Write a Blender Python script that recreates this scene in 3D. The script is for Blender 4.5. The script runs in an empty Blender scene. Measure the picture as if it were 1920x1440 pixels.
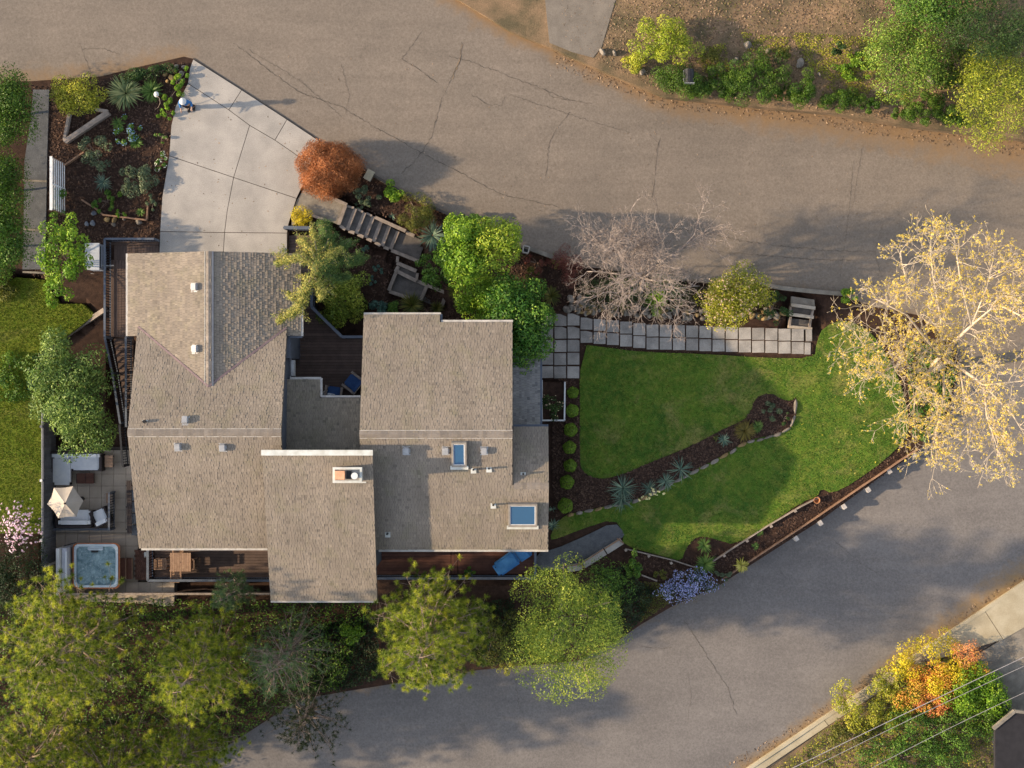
import bpy, bmesh, math, random
import numpy as np
from mathutils import Vector, Matrix

random.seed(7)
rng = np.random.default_rng(7)
SC = bpy.context.scene
COL = SC.collection

# ---------------------------------------------------------------- camera, sky, sun, exposure
S = 0.026          # metres per photo pixel at street level
H = 62.0           # height of the drone above the street
cam_d = bpy.data.cameras.new('camera'); cam = bpy.data.objects.new('camera', cam_d); COL.objects.link(cam)
cam.location = (0, 0, H); cam.rotation_euler = (0, 0, 0)
cam_d.sensor_width = 36.0; cam_d.angle = 2*math.atan(960*S/H)
cam_d.clip_end = 600; cam_d.clip_start = 1.0
SC.camera = cam

SUN_EL, SUN_AZ = math.radians(20.5), math.radians(4.5)      # light travels towards +x and a little towards +y
world = bpy.data.worlds.new('World'); SC.world = world; world.use_nodes = True
wn = world.node_tree; bg = wn.nodes['Background']
sky = wn.nodes.new('ShaderNodeTexSky'); sky.sky_type = 'NISHITA'; sky.sun_disc = False
sky.sun_elevation = SUN_EL; sky.sun_rotation = math.radians(-94.5)
sky.altitude = 100; sky.air_density = 1.0; sky.dust_density = 1.2; sky.ozone_density = 1.0
hs = wn.nodes.new('ShaderNodeHueSaturation'); hs.inputs['Saturation'].default_value = 0.55
wn.links.new(sky.outputs[0], hs.inputs['Color']); wn.links.new(hs.outputs[0], bg.inputs[0]); bg.inputs[1].default_value = 0.15
sun_d = bpy.data.lights.new('sun', 'SUN'); sun_d.energy = 3.85; sun_d.angle = math.radians(0.9); sun_d.color = (1.0, 0.765, 0.49)
sun = bpy.data.objects.new('sun', sun_d); COL.objects.link(sun); sun.location = (-40, 0, 40)
sd = Vector((math.cos(SUN_EL)*math.cos(SUN_AZ), math.cos(SUN_EL)*math.sin(SUN_AZ), -math.sin(SUN_EL)))
sun.rotation_euler = sd.to_track_quat('-Z', 'Y').to_euler()
SC.view_settings.view_transform = 'Standard'; SC.view_settings.look = 'None'
SC.view_settings.gamma = 1.0; SC.view_settings.use_curve_mapping = False
SC.view_settings.exposure = 1.02
SC.cycles.max_bounces = 6; SC.cycles.diffuse_bounces = 3; SC.cycles.glossy_bounces = 2
SC.cycles.transmission_bounces = 3; SC.cycles.transparent_max_bounces = 4

# ---------------------------------------------------------------- helpers
def W(px, py, z=0.0):
    f = S*(H-z)/H
    return Vector(((px-960)*f, (720-py)*f, z))

def rbf(ctrl, sig):
    P = np.array(ctrl, float)
    def f(px, py):
        px = np.asarray(px, float); py = np.asarray(py, float)
        d2 = (px[..., None]-P[:, 0])**2+(py[..., None]-P[:, 1])**2
        d2 = d2-d2.min(axis=-1, keepdims=True)
        w = np.exp(-d2/(2*sig*sig))
        r = (w*P[:, 2]).sum(-1)/w.sum(-1)
        return float(r) if r.ndim == 0 else r
    return f

yz = rbf([(-100,150,-.1),(0,100,0),(200,130,0),(400,120,0),(560,230,0),(420,300,0),(420,450,0),(300,300,-.05),(150,300,-.25),(220,400,-.35),
          (100,480,-.6),(30,600,-.9),(30,850,-1.1),(30,1050,-1.3),(140,620,-1.2),(170,760,-2.3),(170,930,-2.45),(170,1080,-2.45),(300,950,-2.4),(400,1080,-2.4),
          (100,1230,-2.8),(400,1230,-3.0),(650,1200,-3.0),(620,360,-.1),(690,420,-.7),(760,480,-1.0),(640,560,-1.3),(700,600,-1.3),(780,360,0),(880,440,-.1),
          (860,560,-1.1),(980,560,-1.0),(1000,480,-.2),(1120,520,-.25),(1250,530,-.3),(1400,545,-.35),(1560,565,-.4),(1030,650,-1.05),(1200,620,-1.0),(1350,640,-1.0),(1500,640,-.9),
          (1100,780,-1.15),(1300,780,-1.15),(1500,760,-1.1),(1680,720,-.8),(1660,840,-1.0),(1500,920,-1.3),(1300,950,-1.5),(1100,900,-1.3),(1050,1000,-1.8),(1150,1020,-1.9),
          (1350,1060,-1.8),(1250,1100,-2.3),(900,1060,-2.3),(900,1150,-2.8),(1100,1200,-2.8),(1760,640,-.5)], 75)
_yz0 = yz
CUTS = [([(84,800),(268,800),(268,1022),(530,1022),(530,1128),(84,1128)], -2.85, 0), ([(640,372),(706,402),(782,432),(806,480),(800,512),(846,545),(836,592),(720,556),(738,500),(700,470),(612,428)], None, .55),
        ([(1474,556),(1534,560),(1530,622),(1472,620)], None, .5), ([(205,640),(255,640),(255,800),(205,800)], -2.7, 0), ([(530,500),(690,575),(690,770),(530,770)], -1.6, 0), ([(-900,150),(-62,150),(-62,556),(-10,541),(30,516),(88,520),(114,566),(155,566),(182,590),(129,634),(84,660),(84,1000),(-900,1000)], -1.5, 0), ([(690,1010),(1006,1010),(1006,1086),(690,1086)], -2.6, 0)]
def yz(px, py):
    z = np.array(_yz0(px, py), float); x = np.asarray(px, float); y = np.asarray(py, float)
    for poly, zm, dz in CUTS:
        k = inpoly(x, y, poly)
        z = np.where(k, np.minimum(z, zm) if zm is not None else z-dz, z)
    return float(z) if z.ndim == 0 else z
rz = rbf([(-200,100,0),(200,80,0),(500,150,0),(800,250,0),(1100,300,-.05),(1400,380,-.2),(1700,430,-.3),(1950,450,-.3),(1950,650,-.6),(1900,800,-1.0),
          (1750,950,-1.7),(1900,1050,-1.6),(1500,1150,-2.5),(1650,1230,-2.3),(1250,1250,-3.0),(1000,1320,-3.2),(700,1380,-3.5),(1400,1400,-2.9),
          (900,400,0),(700,330,0),(1300,520,-.25),(1580,550,-.35)], 130)
hz = rbf([(900,0,.2),(1150,80,.3),(1300,60,.9),(1300,150,.15),(1450,175,.1),(1450,80,.7),(1700,180,.3),(1700,60,1.0),(1900,240,.1),(1900,100,.9),(2200,260,.1)], 80)

def inpoly(x, y, poly):
    x = np.asarray(x); y = np.asarray(y); ins = np.zeros(x.shape, bool)
    n = len(poly); j = n-1
    for i in range(n):
        xi, yi = poly[i]; xj, yj = poly[j]
        if yi != yj:
            c = ((yi > y) != (yj > y)) & (x < (xj-xi)*(y-yi)/(yj-yi)+xi)
            ins ^= c
        j = i
    return ins

def chaikin(p, n=2, closed=True):
    for _ in range(n):
        q = []
        m = len(p)
        for i in range(m if closed else m-1):
            a = p[i]; b = p[(i+1) % m]
            q.append((a[0]*.75+b[0]*.25, a[1]*.75+b[1]*.25)); q.append((a[0]*.25+b[0]*.75, a[1]*.25+b[1]*.75))
        if not closed: q = [p[0]]+q+[p[-1]]
        p = q
    return p

def segdist(px, py, line):
    d = np.full(np.shape(px), 1e9)
    for (ax, ay), (bx_, by_) in zip(line[:-1], line[1:]):
        vx, vy = bx_-ax, by_-ay; L = vx*vx+vy*vy+1e-9
        t = np.clip(((px-ax)*vx+(py-ay)*vy)/L, 0, 1)
        d = np.minimum(d, np.hypot(px-ax-t*vx, py-ay-t*vy))
    return d

def origin(o):
    v = Vector((0, 0, 0))
    while o is not None:
        v = v+o.location; o = o.parent
    return v

def tagit(o, label=None, cat=None, group=None, kind=None):
    if label: o['label'] = label
    if cat: o['category'] = cat
    if group: o['group'] = group
    if kind: o['kind'] = kind
    return o

def thing(name, label, cat, loc, group=None):
    o = bpy.data.objects.new(name, None); COL.objects.link(o)
    o.location = loc; o.empty_display_size = .2
    return tagit(o, label, cat, group)

def put(name, me, mat=None, parent=None, kind=None):
    o = bpy.data.objects.new(name, me); COL.objects.link(o)
    if mat is not None and not me.materials: me.materials.append(mat)
    if parent is not None: o.parent = parent
    if kind: o['kind'] = kind
    return o

def mesh(name, V, F, mat, parent=None, rnd=None, kind=None, smooth=False, local=False):
    """one mesh object; V is in world coordinates"""
    V = np.asarray(V, np.float32).reshape(-1, 3)
    if parent is not None and not local: V = V-np.array(origin(parent), np.float32)
    me = bpy.data.meshes.new(name)
    if isinstance(F, np.ndarray):
        k = F.shape[1]; m = len(F)
        me.vertices.add(len(V)); me.vertices.foreach_set('co', V.ravel())
        me.loops.add(m*k); me.loops.foreach_set('vertex_index', F.astype(np.int32).ravel())
        me.polygons.add(m); me.polygons.foreach_set('loop_start', np.arange(0, m*k, k, dtype=np.int32))
        me.update(calc_edges=True)
    else:
        me.from_pydata([tuple(v) for v in V], [], F); me.update()
    if rnd is not None:
        a = me.attributes.new('rnd', 'FLOAT', 'FACE'); a.data.foreach_set('value', np.asarray(rnd, np.float32))
    if smooth: me.polygons.foreach_set('use_smooth', np.ones(len(me.polygons), bool))
    return put(name, me, mat, parent, kind)

UNIT = {}
def unit(mat, kind='box'):
    key = (mat.name, kind)
    if key not in UNIT:
        me = bpy.data.meshes.new(kind+'_'+mat.name)
        bm = bmesh.new()
        if kind == 'box':
            bmesh.ops.create_cube(bm, size=1.0)
        elif kind == 'cyl':
            bmesh.ops.create_cone(bm, cap_ends=True, segments=14, radius1=.5, radius2=.5, depth=1.0)
        elif kind == 'soft':
            bmesh.ops.create_cube(bm, size=1.0)
            bmesh.ops.bevel(bm, geom=list(bm.edges), offset=.09, segments=2, affect='EDGES')
        bm.to_mesh(me); bm.free(); me.materials.append(mat); UNIT[key] = me
    return UNIT[key]

def bx(name, mat, c, dims, rz_=0.0, parent=None, kind='box', tilt=(0, 0)):
    o = put(name, unit(mat, kind), None, parent)
    o.location = Vector(c)-(origin(parent) if parent else Vector((0, 0, 0)))
    o.scale = dims; o.rotation_euler = (tilt[0], tilt[1], rz_)
    return o

def beam(name, mat, p0, p1, w, h, parent=None, kind='box'):
    p0 = Vector(p0); p1 = Vector(p1); d = p1-p0; L = d.length
    x = d.normalized(); y = Vector((0, 0, 1)).cross(x)
    if y.length < 1e-4: y = Vector((0, 1, 0))
    y.normalize(); z = x.cross(y)
    o = put(name, unit(mat, kind), None, parent)
    o.rotation_euler = Matrix((x, y, z)).transposed().to_euler()
    o.location = (p0+p1)/2-(origin(parent) if parent else Vector((0, 0, 0)))
    o.scale = (L, w, h)
    return o

class MB:
    def __init__(s): s.V = []; s.F = []
    def add(s, V, F):
        n = len(s.V); s.V += [tuple(v) for v in V]; s.F += [tuple(i+n for i in f) for f in F]; return s
    def box(s, c, d, r=0.0):
        cx, cy, cz = c; a, b, h = d[0]/2, d[1]/2, d[2]/2; co, si = math.cos(r), math.sin(r)
        V = [(cx+x*co-y*si, cy+x*si+y*co, cz+z) for z in (-h, h) for x, y in ((-a, -b), (a, -b), (a, b), (-a, b))]
        return s.add(V, [(3, 2, 1, 0), (4, 5, 6, 7), (0, 1, 5, 4), (1, 2, 6, 5), (2, 3, 7, 6), (3, 0, 4, 7)])
    def prism(s, poly, z0, z1):
        n = len(poly)
        if sum(poly[i][0]*poly[(i+1) % n][1]-poly[(i+1) % n][0]*poly[i][1] for i in range(n)) < 0: poly = poly[::-1]
        V = [(p[0], p[1], z0) for p in poly]+[(p[0], p[1], z1) for p in poly]
        return s.add(V, [tuple(range(n-1, -1, -1)), tuple(range(n, 2*n))]+[(i, (i+1) % n, n+(i+1) % n, n+i) for i in range(n)])
    def tube(s, pts, rad, n=6):
        pts = [Vector(p) for p in pts]; V = []; F = []
        for i, p in enumerate(pts):
            d = (pts[min(i+1, len(pts)-1)]-pts[max(i-1, 0)]).normalized()
            u = d.cross(Vector((.31, .17, .93)))
            if u.length < 1e-3: u = d.cross(Vector((1, 0, 0)))
            u.normalize(); w = d.cross(u); r = rad[i] if hasattr(rad, '__len__') else rad
            for k in range(n):
                a = 2*math.pi*k/n; V.append(p+(u*math.cos(a)+w*math.sin(a))*r)
        for i in range(len(pts)-1):
            for k in range(n):
                F.append((i*n+k, i*n+(k+1) % n, (i+1)*n+(k+1) % n, (i+1)*n+k))
        F.append(tuple(range(n-1, -1, -1))); F.append(tuple(range((len(pts)-1)*n, len(pts)*n)))
        return s.add(V, F)
    def lathe(s, c, prof, n=16):
        V = []; F = []
        for r, z in prof:
            for k in range(n):
                a = 2*math.pi*k/n; V.append((c[0]+r*math.cos(a), c[1]+r*math.sin(a), c[2]+z))
        for i in range(len(prof)-1):
            for k in range(n): F.append((i*n+k, i*n+(k+1) % n, (i+1)*n+(k+1) % n, (i+1)*n+k))
        F.append(tuple(range(n-1, -1, -1))); F.append(tuple(range((len(prof)-1)*n, len(prof)*n)))
        return s.add(V, F)
    def build(s, name, mat, parent=None, kind=None, smooth=False):
        return mesh(name, s.V, s.F, mat, parent, None, kind, smooth)

def zone(name, poly, zf, off, mat, parent=None, kind='structure', step=36, skirt=0.0, dirt=None):
    """a sheet of ground over a polygon given in photo pixels, draped on zf"""
    bm = bmesh.new()
    vs = [bm.verts.new((x, y, 0)) for x, y in poly]
    f = bm.faces.new(vs); f.normal_update()
    bmesh.ops.triangulate(bm, faces=[f])
    xs = [p[0] for p in poly]; ys = [p[1] for p in poly]
    for k in range(int(min(xs)//step)+1, int(max(xs)//step)+1):
        bmesh.ops.bisect_plane(bm, geom=bm.verts[:]+bm.edges[:]+bm.faces[:], plane_co=(k*step, 0, 0), plane_no=(1, 0, 0))
    for k in range(int(min(ys)//step)+1, int(max(ys)//step)+1):
        bmesh.ops.bisect_plane(bm, geom=bm.verts[:]+bm.edges[:]+bm.faces[:], plane_co=(0, k*step, 0), plane_no=(0, 1, 0))
    P = np.array([v.co[:2] for v in bm.verts])
    Z = zf(P[:, 0], P[:, 1])+off
    for v, z in zip(bm.verts, Z): v.co = W(v.co.x, v.co.y, float(z))
    bmesh.ops.recalc_face_normals(bm, faces=bm.faces[:])
    bm.normal_update()
    if sum(f.normal.z*f.calc_area() for f in bm.faces) < 0: bmesh.ops.reverse_faces(bm, faces=bm.faces[:])
    if skirt:
        be = [e for e in bm.edges if e.is_boundary]
        r = bmesh.ops.extrude_edge_only(bm, edges=be)
        for g in r['geom']:
            if isinstance(g, bmesh.types.BMVert): g.co.z -= skirt
    o_ = origin(parent) if parent else Vector((0, 0, 0))
    for v in bm.verts: v.co -= o_
    me = bpy.data.meshes.new(name); bm.to_mesh(me); bm.free()
    if dirt is not None:
        a = me.attributes.new('dirt', 'FLOAT', 'POINT')
        d = np.zeros(len(me.vertices)); d[:len(P)] = dirt(P[:, 0], P[:, 1]); a.data.foreach_set('value', d.astype(np.float32))
    return put(name, me, mat, parent, kind if parent is None or kind == 'stuff' else None)

# ---------------------------------------------------------------- materials
class NT:
    def __init__(s, name):
        s.m = bpy.data.materials.new(name); s.m.use_nodes = True; s.t = s.m.node_tree; s.n = s.t.nodes
        s.b = s.n['Principled BSDF']; s.out = s.n['Material Output']
        s.pos = s.n.new('ShaderNodeNewGeometry').outputs['Position']
    def noise(s, scale, detail=4, rough=.55, vec=None, dist=0):
        x = s.n.new('ShaderNodeTexNoise'); x.inputs['Scale'].default_value = scale; x.inputs['Detail'].default_value = detail
        x.inputs['Roughness'].default_value = rough; x.inputs['Distortion'].default_value = dist
        s.t.links.new(vec if vec is not None else s.pos, x.inputs['Vector']); return x.outputs['Fac']
    def ramp(s, fac, stops, interp='LINEAR'):
        r = s.n.new('ShaderNodeValToRGB'); cr = r.color_ramp; cr.interpolation = interp
        while len(cr.elements) < len(stops): cr.elements.new(.5)
        for e, (p, c) in zip(cr.elements, stops):
            e.position = p; e.color = tuple(c)+(1,) if hasattr(c, '__len__') else (c, c, c, 1)
        s.t.links.new(fac, r.inputs[0]); return r.outputs[0]
    def mix(s, fac, a, b, mode='MIX'):
        x = s.n.new('ShaderNodeMix'); x.data_type = 'RGBA'; x.blend_type = mode
        for sock, v in ((x.inputs[0], fac), (x.inputs[6], a), (x.inputs[7], b)):
            if hasattr(v, 'is_output'): s.t.links.new(v, sock)
            elif hasattr(v, '__len__'): sock.default_value = tuple(v)+(1,)
            else: sock.default_value = v
        return x.outputs[2]
    def math(s, op, a, b=0.0):
        x = s.n.new('ShaderNodeMath'); x.operation = op
        for i, v in enumerate((a, b)):
            if hasattr(v, 'is_output'): s.t.links.new(v, x.inputs[i])
            else: x.inputs[i].default_value = v
        return x.outputs[0]
    def attr(s, name):
        x = s.n.new('ShaderNodeAttribute'); x.attribute_name = name; return x.outputs['Fac']
    def objrand(s): return s.n.new('ShaderNodeObjectInfo').outputs['Random']
    def gain(s, col, v):           # colour times a grey value
        c = s.n.new('ShaderNodeCombineColor')
        for i in range(3): s.t.links.new(v, c.inputs[i])
        return s.mix(1.0, col, c.outputs[0], 'MULTIPLY')
    def done(s, col, rough=.85, bump=None, bstr=.4, bdist=.02, spec=.25, metal=0.0):
        if hasattr(col, 'is_output'): s.t.links.new(col, s.b.inputs['Base Color'])
        else: s.b.inputs['Base Color'].default_value = tuple(col)+(1,)
        s.b.inputs['Roughness'].default_value = rough; s.b.inputs['Metallic'].default_value = metal
        s.b.inputs['Specular IOR Level'].default_value = spec
        if bump is not None:
            b = s.n.new('ShaderNodeBump'); b.inputs['Strength'].default_value = bstr; b.inputs['Distance'].default_value = bdist
            s.t.links.new(bump, b.inputs['Height']); s.t.links.new(b.outputs[0], s.b.inputs['Normal'])
        return s.m

def mat(name, c1, c2=None, scale=3.0, rough=.8, bump=0.0, ov=0.0, av=0.0, fine=40.0, fa=.25, metal=0.0, spec=.25, detail=5):
    t = NT(name); c2 = c2 or tuple(x*.75 for x in c1)
    n1 = t.noise(scale, detail)
    col = t.mix(t.ramp(n1, [(.35, 0), (.65, 1)]), c1, c2)
    n2 = t.noise(fine, 3)
    g = t.math('ADD', t.math('MULTIPLY', n2, 2*fa), 1-fa)
    if ov: g = t.math('MULTIPLY', g, t.math('ADD', t.math('MULTIPLY', t.objrand(), 2*ov), 1-ov))
    if av: g = t.math('MULTIPLY', g, t.math('ADD', t.math('MULTIPLY', t.attr('rnd'), 2*av), 1-av))
    return t.done(t.gain(col, g), rough, n2 if bump else None, bump, spec=spec, metal=metal)

def leafmat(name, *cols, trans=.22, rough=.5):
    t = NT(name); k = len(cols)
    col = t.ramp(t.attr('rnd'), [(i/(k-1), c) for i, c in enumerate(cols)])
    big = t.noise(1.3, 3)
    col = t.gain(col, t.math('ADD', t.math('MULTIPLY', big, 1.1), .72))
    t.done(col, rough, spec=.3)
    tr = t.n.new('ShaderNodeBsdfTranslucent'); t.t.links.new(col, tr.inputs[0])
    mx = t.n.new('ShaderNodeMixShader'); mx.inputs[0].default_value = trans
    t.t.links.new(t.b.outputs[0], mx.inputs[1]); t.t.links.new(tr.outputs[0], mx.inputs[2])
    t.t.links.new(mx.outputs[0], t.out.inputs[0]); return t.m

def m_asphalt(name, c1, c2, tan, rot=.2):
    t = NT(name)
    col = t.mix(t.ramp(t.noise(.35, 5), [(.35, 0), (.65, 1)]), c1, c2)
    col = t.mix(t.ramp(t.noise(2.2, 6, .7), [(.3, 0), (.75, .6)]), col, tuple(x*.8 for x in c1))
    mp = t.n.new('ShaderNodeMapping'); mp.inputs['Rotation'].default_value = (0, 0, rot); mp.inputs['Scale'].default_value = (.10, 1.0, 1.0); t.t.links.new(t.pos, mp.inputs[0])
    st = t.noise(1.5, 5, .65, vec=mp.outputs[0]); col = t.gain(col, t.math('ADD', t.math('MULTIPLY', st, .42), .79))
    v = t.n.new('ShaderNodeTexVoronoi'); v.inputs['Scale'].default_value = 9; t.t.links.new(t.pos, v.inputs['Vector'])
    col = t.gain(col, t.math('ADD', t.math('MULTIPLY', t.ramp(v.outputs['Distance'], [(.0, 0), (.9, 1)]), .26), .88))
    oil = t.ramp(t.noise(.8, 6, .75, dist=.6), [(.60, 1), (.72, .80)]); col = t.mix(1.0, col, oil, 'MULTIPLY')
    sp = t.noise(16, 4, .9); sp2 = t.noise(6, 4, .7)
    g = t.math('ADD', t.math('MULTIPLY', sp, 1.15), .43)
    g = t.math('MULTIPLY', g, t.math('ADD', t.math('MULTIPLY', sp2, .4), .8))
    d = t.math('ADD', t.attr('dirt'), t.math('MULTIPLY', t.math('SUBTRACT', t.noise(1.6, 6, .7), .5), 1.1))
    d = t.ramp(d, [(.35, 0), (.95, .9)])
    col = t.mix(d, t.gain(col, g), t.gain(t.mix(t.noise(6, 4), tan, tuple(x*.6 for x in tan)), t.math('ADD', t.math('MULTIPLY', t.noise(45, 3, .8), .8), .6)))
    return t.done(col, .9, sp, .35, .01, spec=.2)

def m_shingle(name, c1, c2, c3):
    t = NT(name)
    col = t.ramp(t.attr('rnd'), [(0, c3), (.3, c1), (.7, c2), (1, tuple(x*1.10 for x in c1))])
    big = t.ramp(t.noise(.5, 5, .6), [(.3, .90), (.7, 1.10)])
    col = t.mix(1.0, col, big, 'MULTIPLY')
    col = t.mix(t.ramp(t.noise(1.1, 5, .7), [(.5, 0), (.75, .4)]), col, (.21, .20, .11))
    mp = t.n.new('ShaderNodeMapping'); mp.inputs['Scale'].default_value = (1.0, .16, .16); t.t.links.new(t.pos, mp.inputs[0])
    col = t.gain(col, t.math('ADD', t.math('MULTIPLY', t.noise(1.8, 5, .7, vec=mp.outputs[0]), .5), .76))
    g = t.noise(55, 2, .8)
    return t.done(t.gain(col, t.math('ADD', t.math('MULTIPLY', g, .7), .65)), .95, g, .3, .006, spec=.1)

def m_grass(name, a, b, c, dry):
    t = NT(name)
    col = t.mix(t.ramp(t.noise(.75, 6, .65), [(.35, 0), (.62, 1)]), a, b)
    col = t.mix(t.ramp(t.noise(2.8, 6, .7), [(.45, 0), (.75, .8)]), col, c)
    col = t.mix(t.ramp(t.noise(.5, 6, .75, dist=.5), [(.52, 0), (.75, .8)]), col, dry)
    g = t.noise(22, 4, .8)
    col = t.gain(col, t.math('ADD', t.math('MULTIPLY', g, 1.3), .35))
    return t.done(col, .9, g, .6, .04, spec=.15)

A_UP = m_asphalt('asphalt_warm', (.210, .174, .143), (.178, .150, .125), (.30, .19, .10))
A_LOW = m_asphalt('asphalt_cool', (.182, .167, .160), (.150, .138, .134), (.31, .20, .09), rot=-.6)
CONC = mat('concrete', (.405, .375, .345), (.31, .29, .27), .9, .85, .25, ov=.07, fine=26, fa=.42)
CONC_D = mat('concrete_old', (.27, .24, .20), (.17, .15, .125), 2.2, .9, .3, ov=.1, fine=30, fa=.4)
WALKC = mat('sidewalk_concrete', (.42, .37, .27), (.34, .29, .2), 1.3, .9, .2, ov=.06, fine=30, fa=.35)
PAVER = mat('paver_concrete', (.37, .345, .32), (.25, .235, .22), 1.6, .9, .25, ov=.17, fine=18, fa=.35)
TILE = mat('patio_tile', (.46, .39, .32), (.37, .31, .255), 1.5, .75, .1, ov=.1, fine=40, fa=.2)
MULCH = mat('bark_mulch', (.032, .017, .012), (.058, .032, .022), 4.0, .95, .8, fine=26, fa=.6)
SOIL = mat('dry_soil', (.16, .105, .068), (.10, .07, .05), 1.6, .95, .6, fine=24, fa=.5)
GRAVEL = mat('blue_gravel', (.12, .125, .135), (.085, .09, .10), 3.0, .9, .7, fine=24, fa=.6)
LITTER = mat('leaf_litter', (.25, .165, .10), (.105, .085, .05), .9, .95, .7, fine=18, fa=.6)
GRASS = m_grass('lawn_grass', (.046, .110, .016), (.095, .170, .020), (.21, .23, .04), (.30, .24, .09))
GRASS_L = m_grass('neighbour_grass', (.090, .140, .012), (.13, .17, .016), (.18, .19, .025), (.18, .16, .05))
SHING = m_shingle('roof_shingle', (.275, .232, .190), (.248, .210, .174), (.200, .170, .143))
SHING3 = m_shingle('porch_shingle', (.26, .25, .24), (.215, .21, .205), (.15, .15, .15))
SHING2 = m_shingle('low_roof_shingle', (.30, .26, .205), (.26, .225, .18), (.19, .17, .14))
ROOFSUB = mat('roof_underlay', (.14, .12, .105))
CAPM = mat('ridge_cap_shingle', (.27, .23, .195), (.215, .185, .16), 3, .95, .2, ov=.14, fine=50)
VALLEY = mat('valley_metal', (.24, .17, .17), (.18, .13, .14), 3, .6)
GUTTER = mat('gutter_white', (.60, .57, .53), (.42, .40, .38), 4, .5)
FLASH = mat('flashing_pale', (.66, .68, .66), (.5, .5, .46), 3, .5, fine=12)
WALL = mat('house_siding', (.10, .11, .135), (.08, .09, .11), 2, .8)
TRIMW = mat('white_trim', (.72, .72, .72), (.62, .62, .62), 3, .5)
DECK = mat('deck_brown', (.125, .085, .07), (.095, .065, .055), 3.0, .7, .1, ov=.2, fine=22)
DECKR = mat('deck_red', (.15, .068, .048), (.11, .048, .036), 3.0, .7, .1, ov=.2, fine=22)
RAIL = mat('rail_slate', (.115, .135, .17), (.09, .105, .14), 3, .6)
RAILD = mat('rail_dark', (.03, .033, .042), (.02, .022, .03), 3, .6)
TIMBER = mat('weathered_timber', (.34, .28, .24), (.24, .2, .17), 4, .85, .3, ov=.15, fine=18)
TIMBERR = mat('cedar_timber', (.32, .19, .12), (.22, .13, .085), 4, .8, .3, ov=.15, fine=18)
TEAK = mat('teak_wood', (.36, .23, .155), (.29, .18, .12), 5, .6, ov=.12, fine=14)
FENCEM = mat('fence_slate', (.15, .155, .175), (.11, .115, .13), 3, .8, .2, ov=.14, fine=20)
DARKW = mat('dark_wicker', (.035, .028, .03), (.05, .04, .042), 8, .7, .3)
CUSH = mat('white_cushion', (.78, .80, .84), (.70, .73, .78), 4, .85, .1, fa=.06)
BLUEC = mat('blue_cushion', (.035, .085, .22), (.025, .065, .18), 5, .8)
COVERB = mat('blue_cover', (.07, .25, .55), (.05, .20, .47), 5, .55)
UMBR = mat('umbrella_cloth', (.50, .44, .38), (.45, .395, .34), 3, .85, fa=.08)
METALG = mat('galvanised_metal', (.44, .44, .45), (.36, .36, .37), 6, .45, metal=.3)
ACM = mat('heat_pump_paint', (.50, .54, .62), (.45, .49, .57), 3, .5, fa=.08)
BLACKM = mat('black_metal', (.015, .015, .018), (.03, .03, .034), 6, .4)
STONE = mat('garden_stone', (.24, .21, .18), (.16, .14, .12), 4, .85, .5, ov=.25, fine=20)
STONEO = mat('ochre_stone', (.32, .22, .10), (.22, .15, .07), 4, .85, .5, ov=.2, fine=20)
STONEB = mat('blue_slate', (.20, .215, .245), (.125, .14, .17), 1.8, .8, .3, ov=.15, fine=14)
BRICK = mat('red_brick', (.15, .075, .055), (.10, .05, .04), 3, .85, .3, ov=.25)
CLAY = mat('clay_flue', (.75, .40, .24), (.62, .32, .19), 4, .8)
BARK = mat('grey_bark', (.33, .25, .20), (.20, .15, .12), 6, .9, .4)
BARKP = mat('pale_bark', (.62, .52, .40), (.45, .37, .28), 6, .85, .4)
TWIG = mat('pinkish_twigs', (.37, .31, .28), (.25, .205, .185), 5, .85)
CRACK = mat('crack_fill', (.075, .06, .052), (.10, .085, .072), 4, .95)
CRACKL = mat('crack_sealer', (.26, .19, .13), (.2, .15, .1), 4, .95)
# ================================================================ GROUND, ROADS, PATHS
def baseg():
    xs = np.concatenate([[-9000, -4000, -1500], np.arange(-600, 2600, 60), [3500, 6000, 11000]]); ys = np.concatenate([[-9000, -4000, -1500], np.arange(-600, 2100, 60), [3500, 6000, 11000]])
    X, Y = np.meshgrid(xs, ys); Z = np.minimum(np.minimum(rz(X, Y), yz(X, Y)), hz(X, Y))-.55
    f = S*(H-Z)/H
    V = np.stack([(X-960)*f, (720-Y)*f, Z], -1).reshape(-1, 3); n = len(xs); m = len(ys)
    i = np.arange((n-1)*(m-1)); r, c = i//(n-1), i % (n-1)
    F = np.stack([r*n+c, (r+1)*n+c, (r+1)*n+c+1, r*n+c+1], -1)
    return mesh('ground', V, F, SOIL, kind='structure')
baseg()

UP_NEAR = [(-900,152),(60,152),(190,143),(262,125),(345,106),(362,110),(453,168),(538,223),(597,263),(650,290),(690,325),(740,355),(800,385),(880,420),(950,455),(1000,472),(1060,492),(1200,515),(1320,530),(1430,537),(1580,553),(1640,575),(1720,590),(1790,640),(1800,690)]
UP_FAR = [(-900,-700),(560,-700),(760,-60),(960,60),(1040,92),(1100,120),(1170,150),(1250,182),(1450,203),(1560,212),(1700,235),(1920,262),(2300,320),(2900,420)]
LOW_NEAR = [(1800,690),(1775,780),(1722,846),(1665,884),(1535,978),(1425,1048),(1345,1100),(1262,1136),(1200,1172),(1150,1207),(1080,1240),(900,1256),(650,1296),(560,1312),(300,1480),(0,1700),(-500,2000)]
LOW_FAR = [(2900,705),(2300,840),(1920,1097),(1760,1205),(1610,1308),(1540,1354),(1400,1450),(1100,1660),(700,2000)]
def dirt_up(px, py):
    d = segdist(px, py, UP_FAR[2:]); e = segdist(px, py, UP_NEAR[:5]); e2 = segdist(px, py, UP_NEAR[9:])
    wid = 30+np.clip((px-1000)/12, 0, 75)
    return np.clip(1.15-d/wid, 0, 1)+.75*np.clip(1-e/60, 0, 1)+.55*np.clip(1-e2/26, 0, 1)
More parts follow.
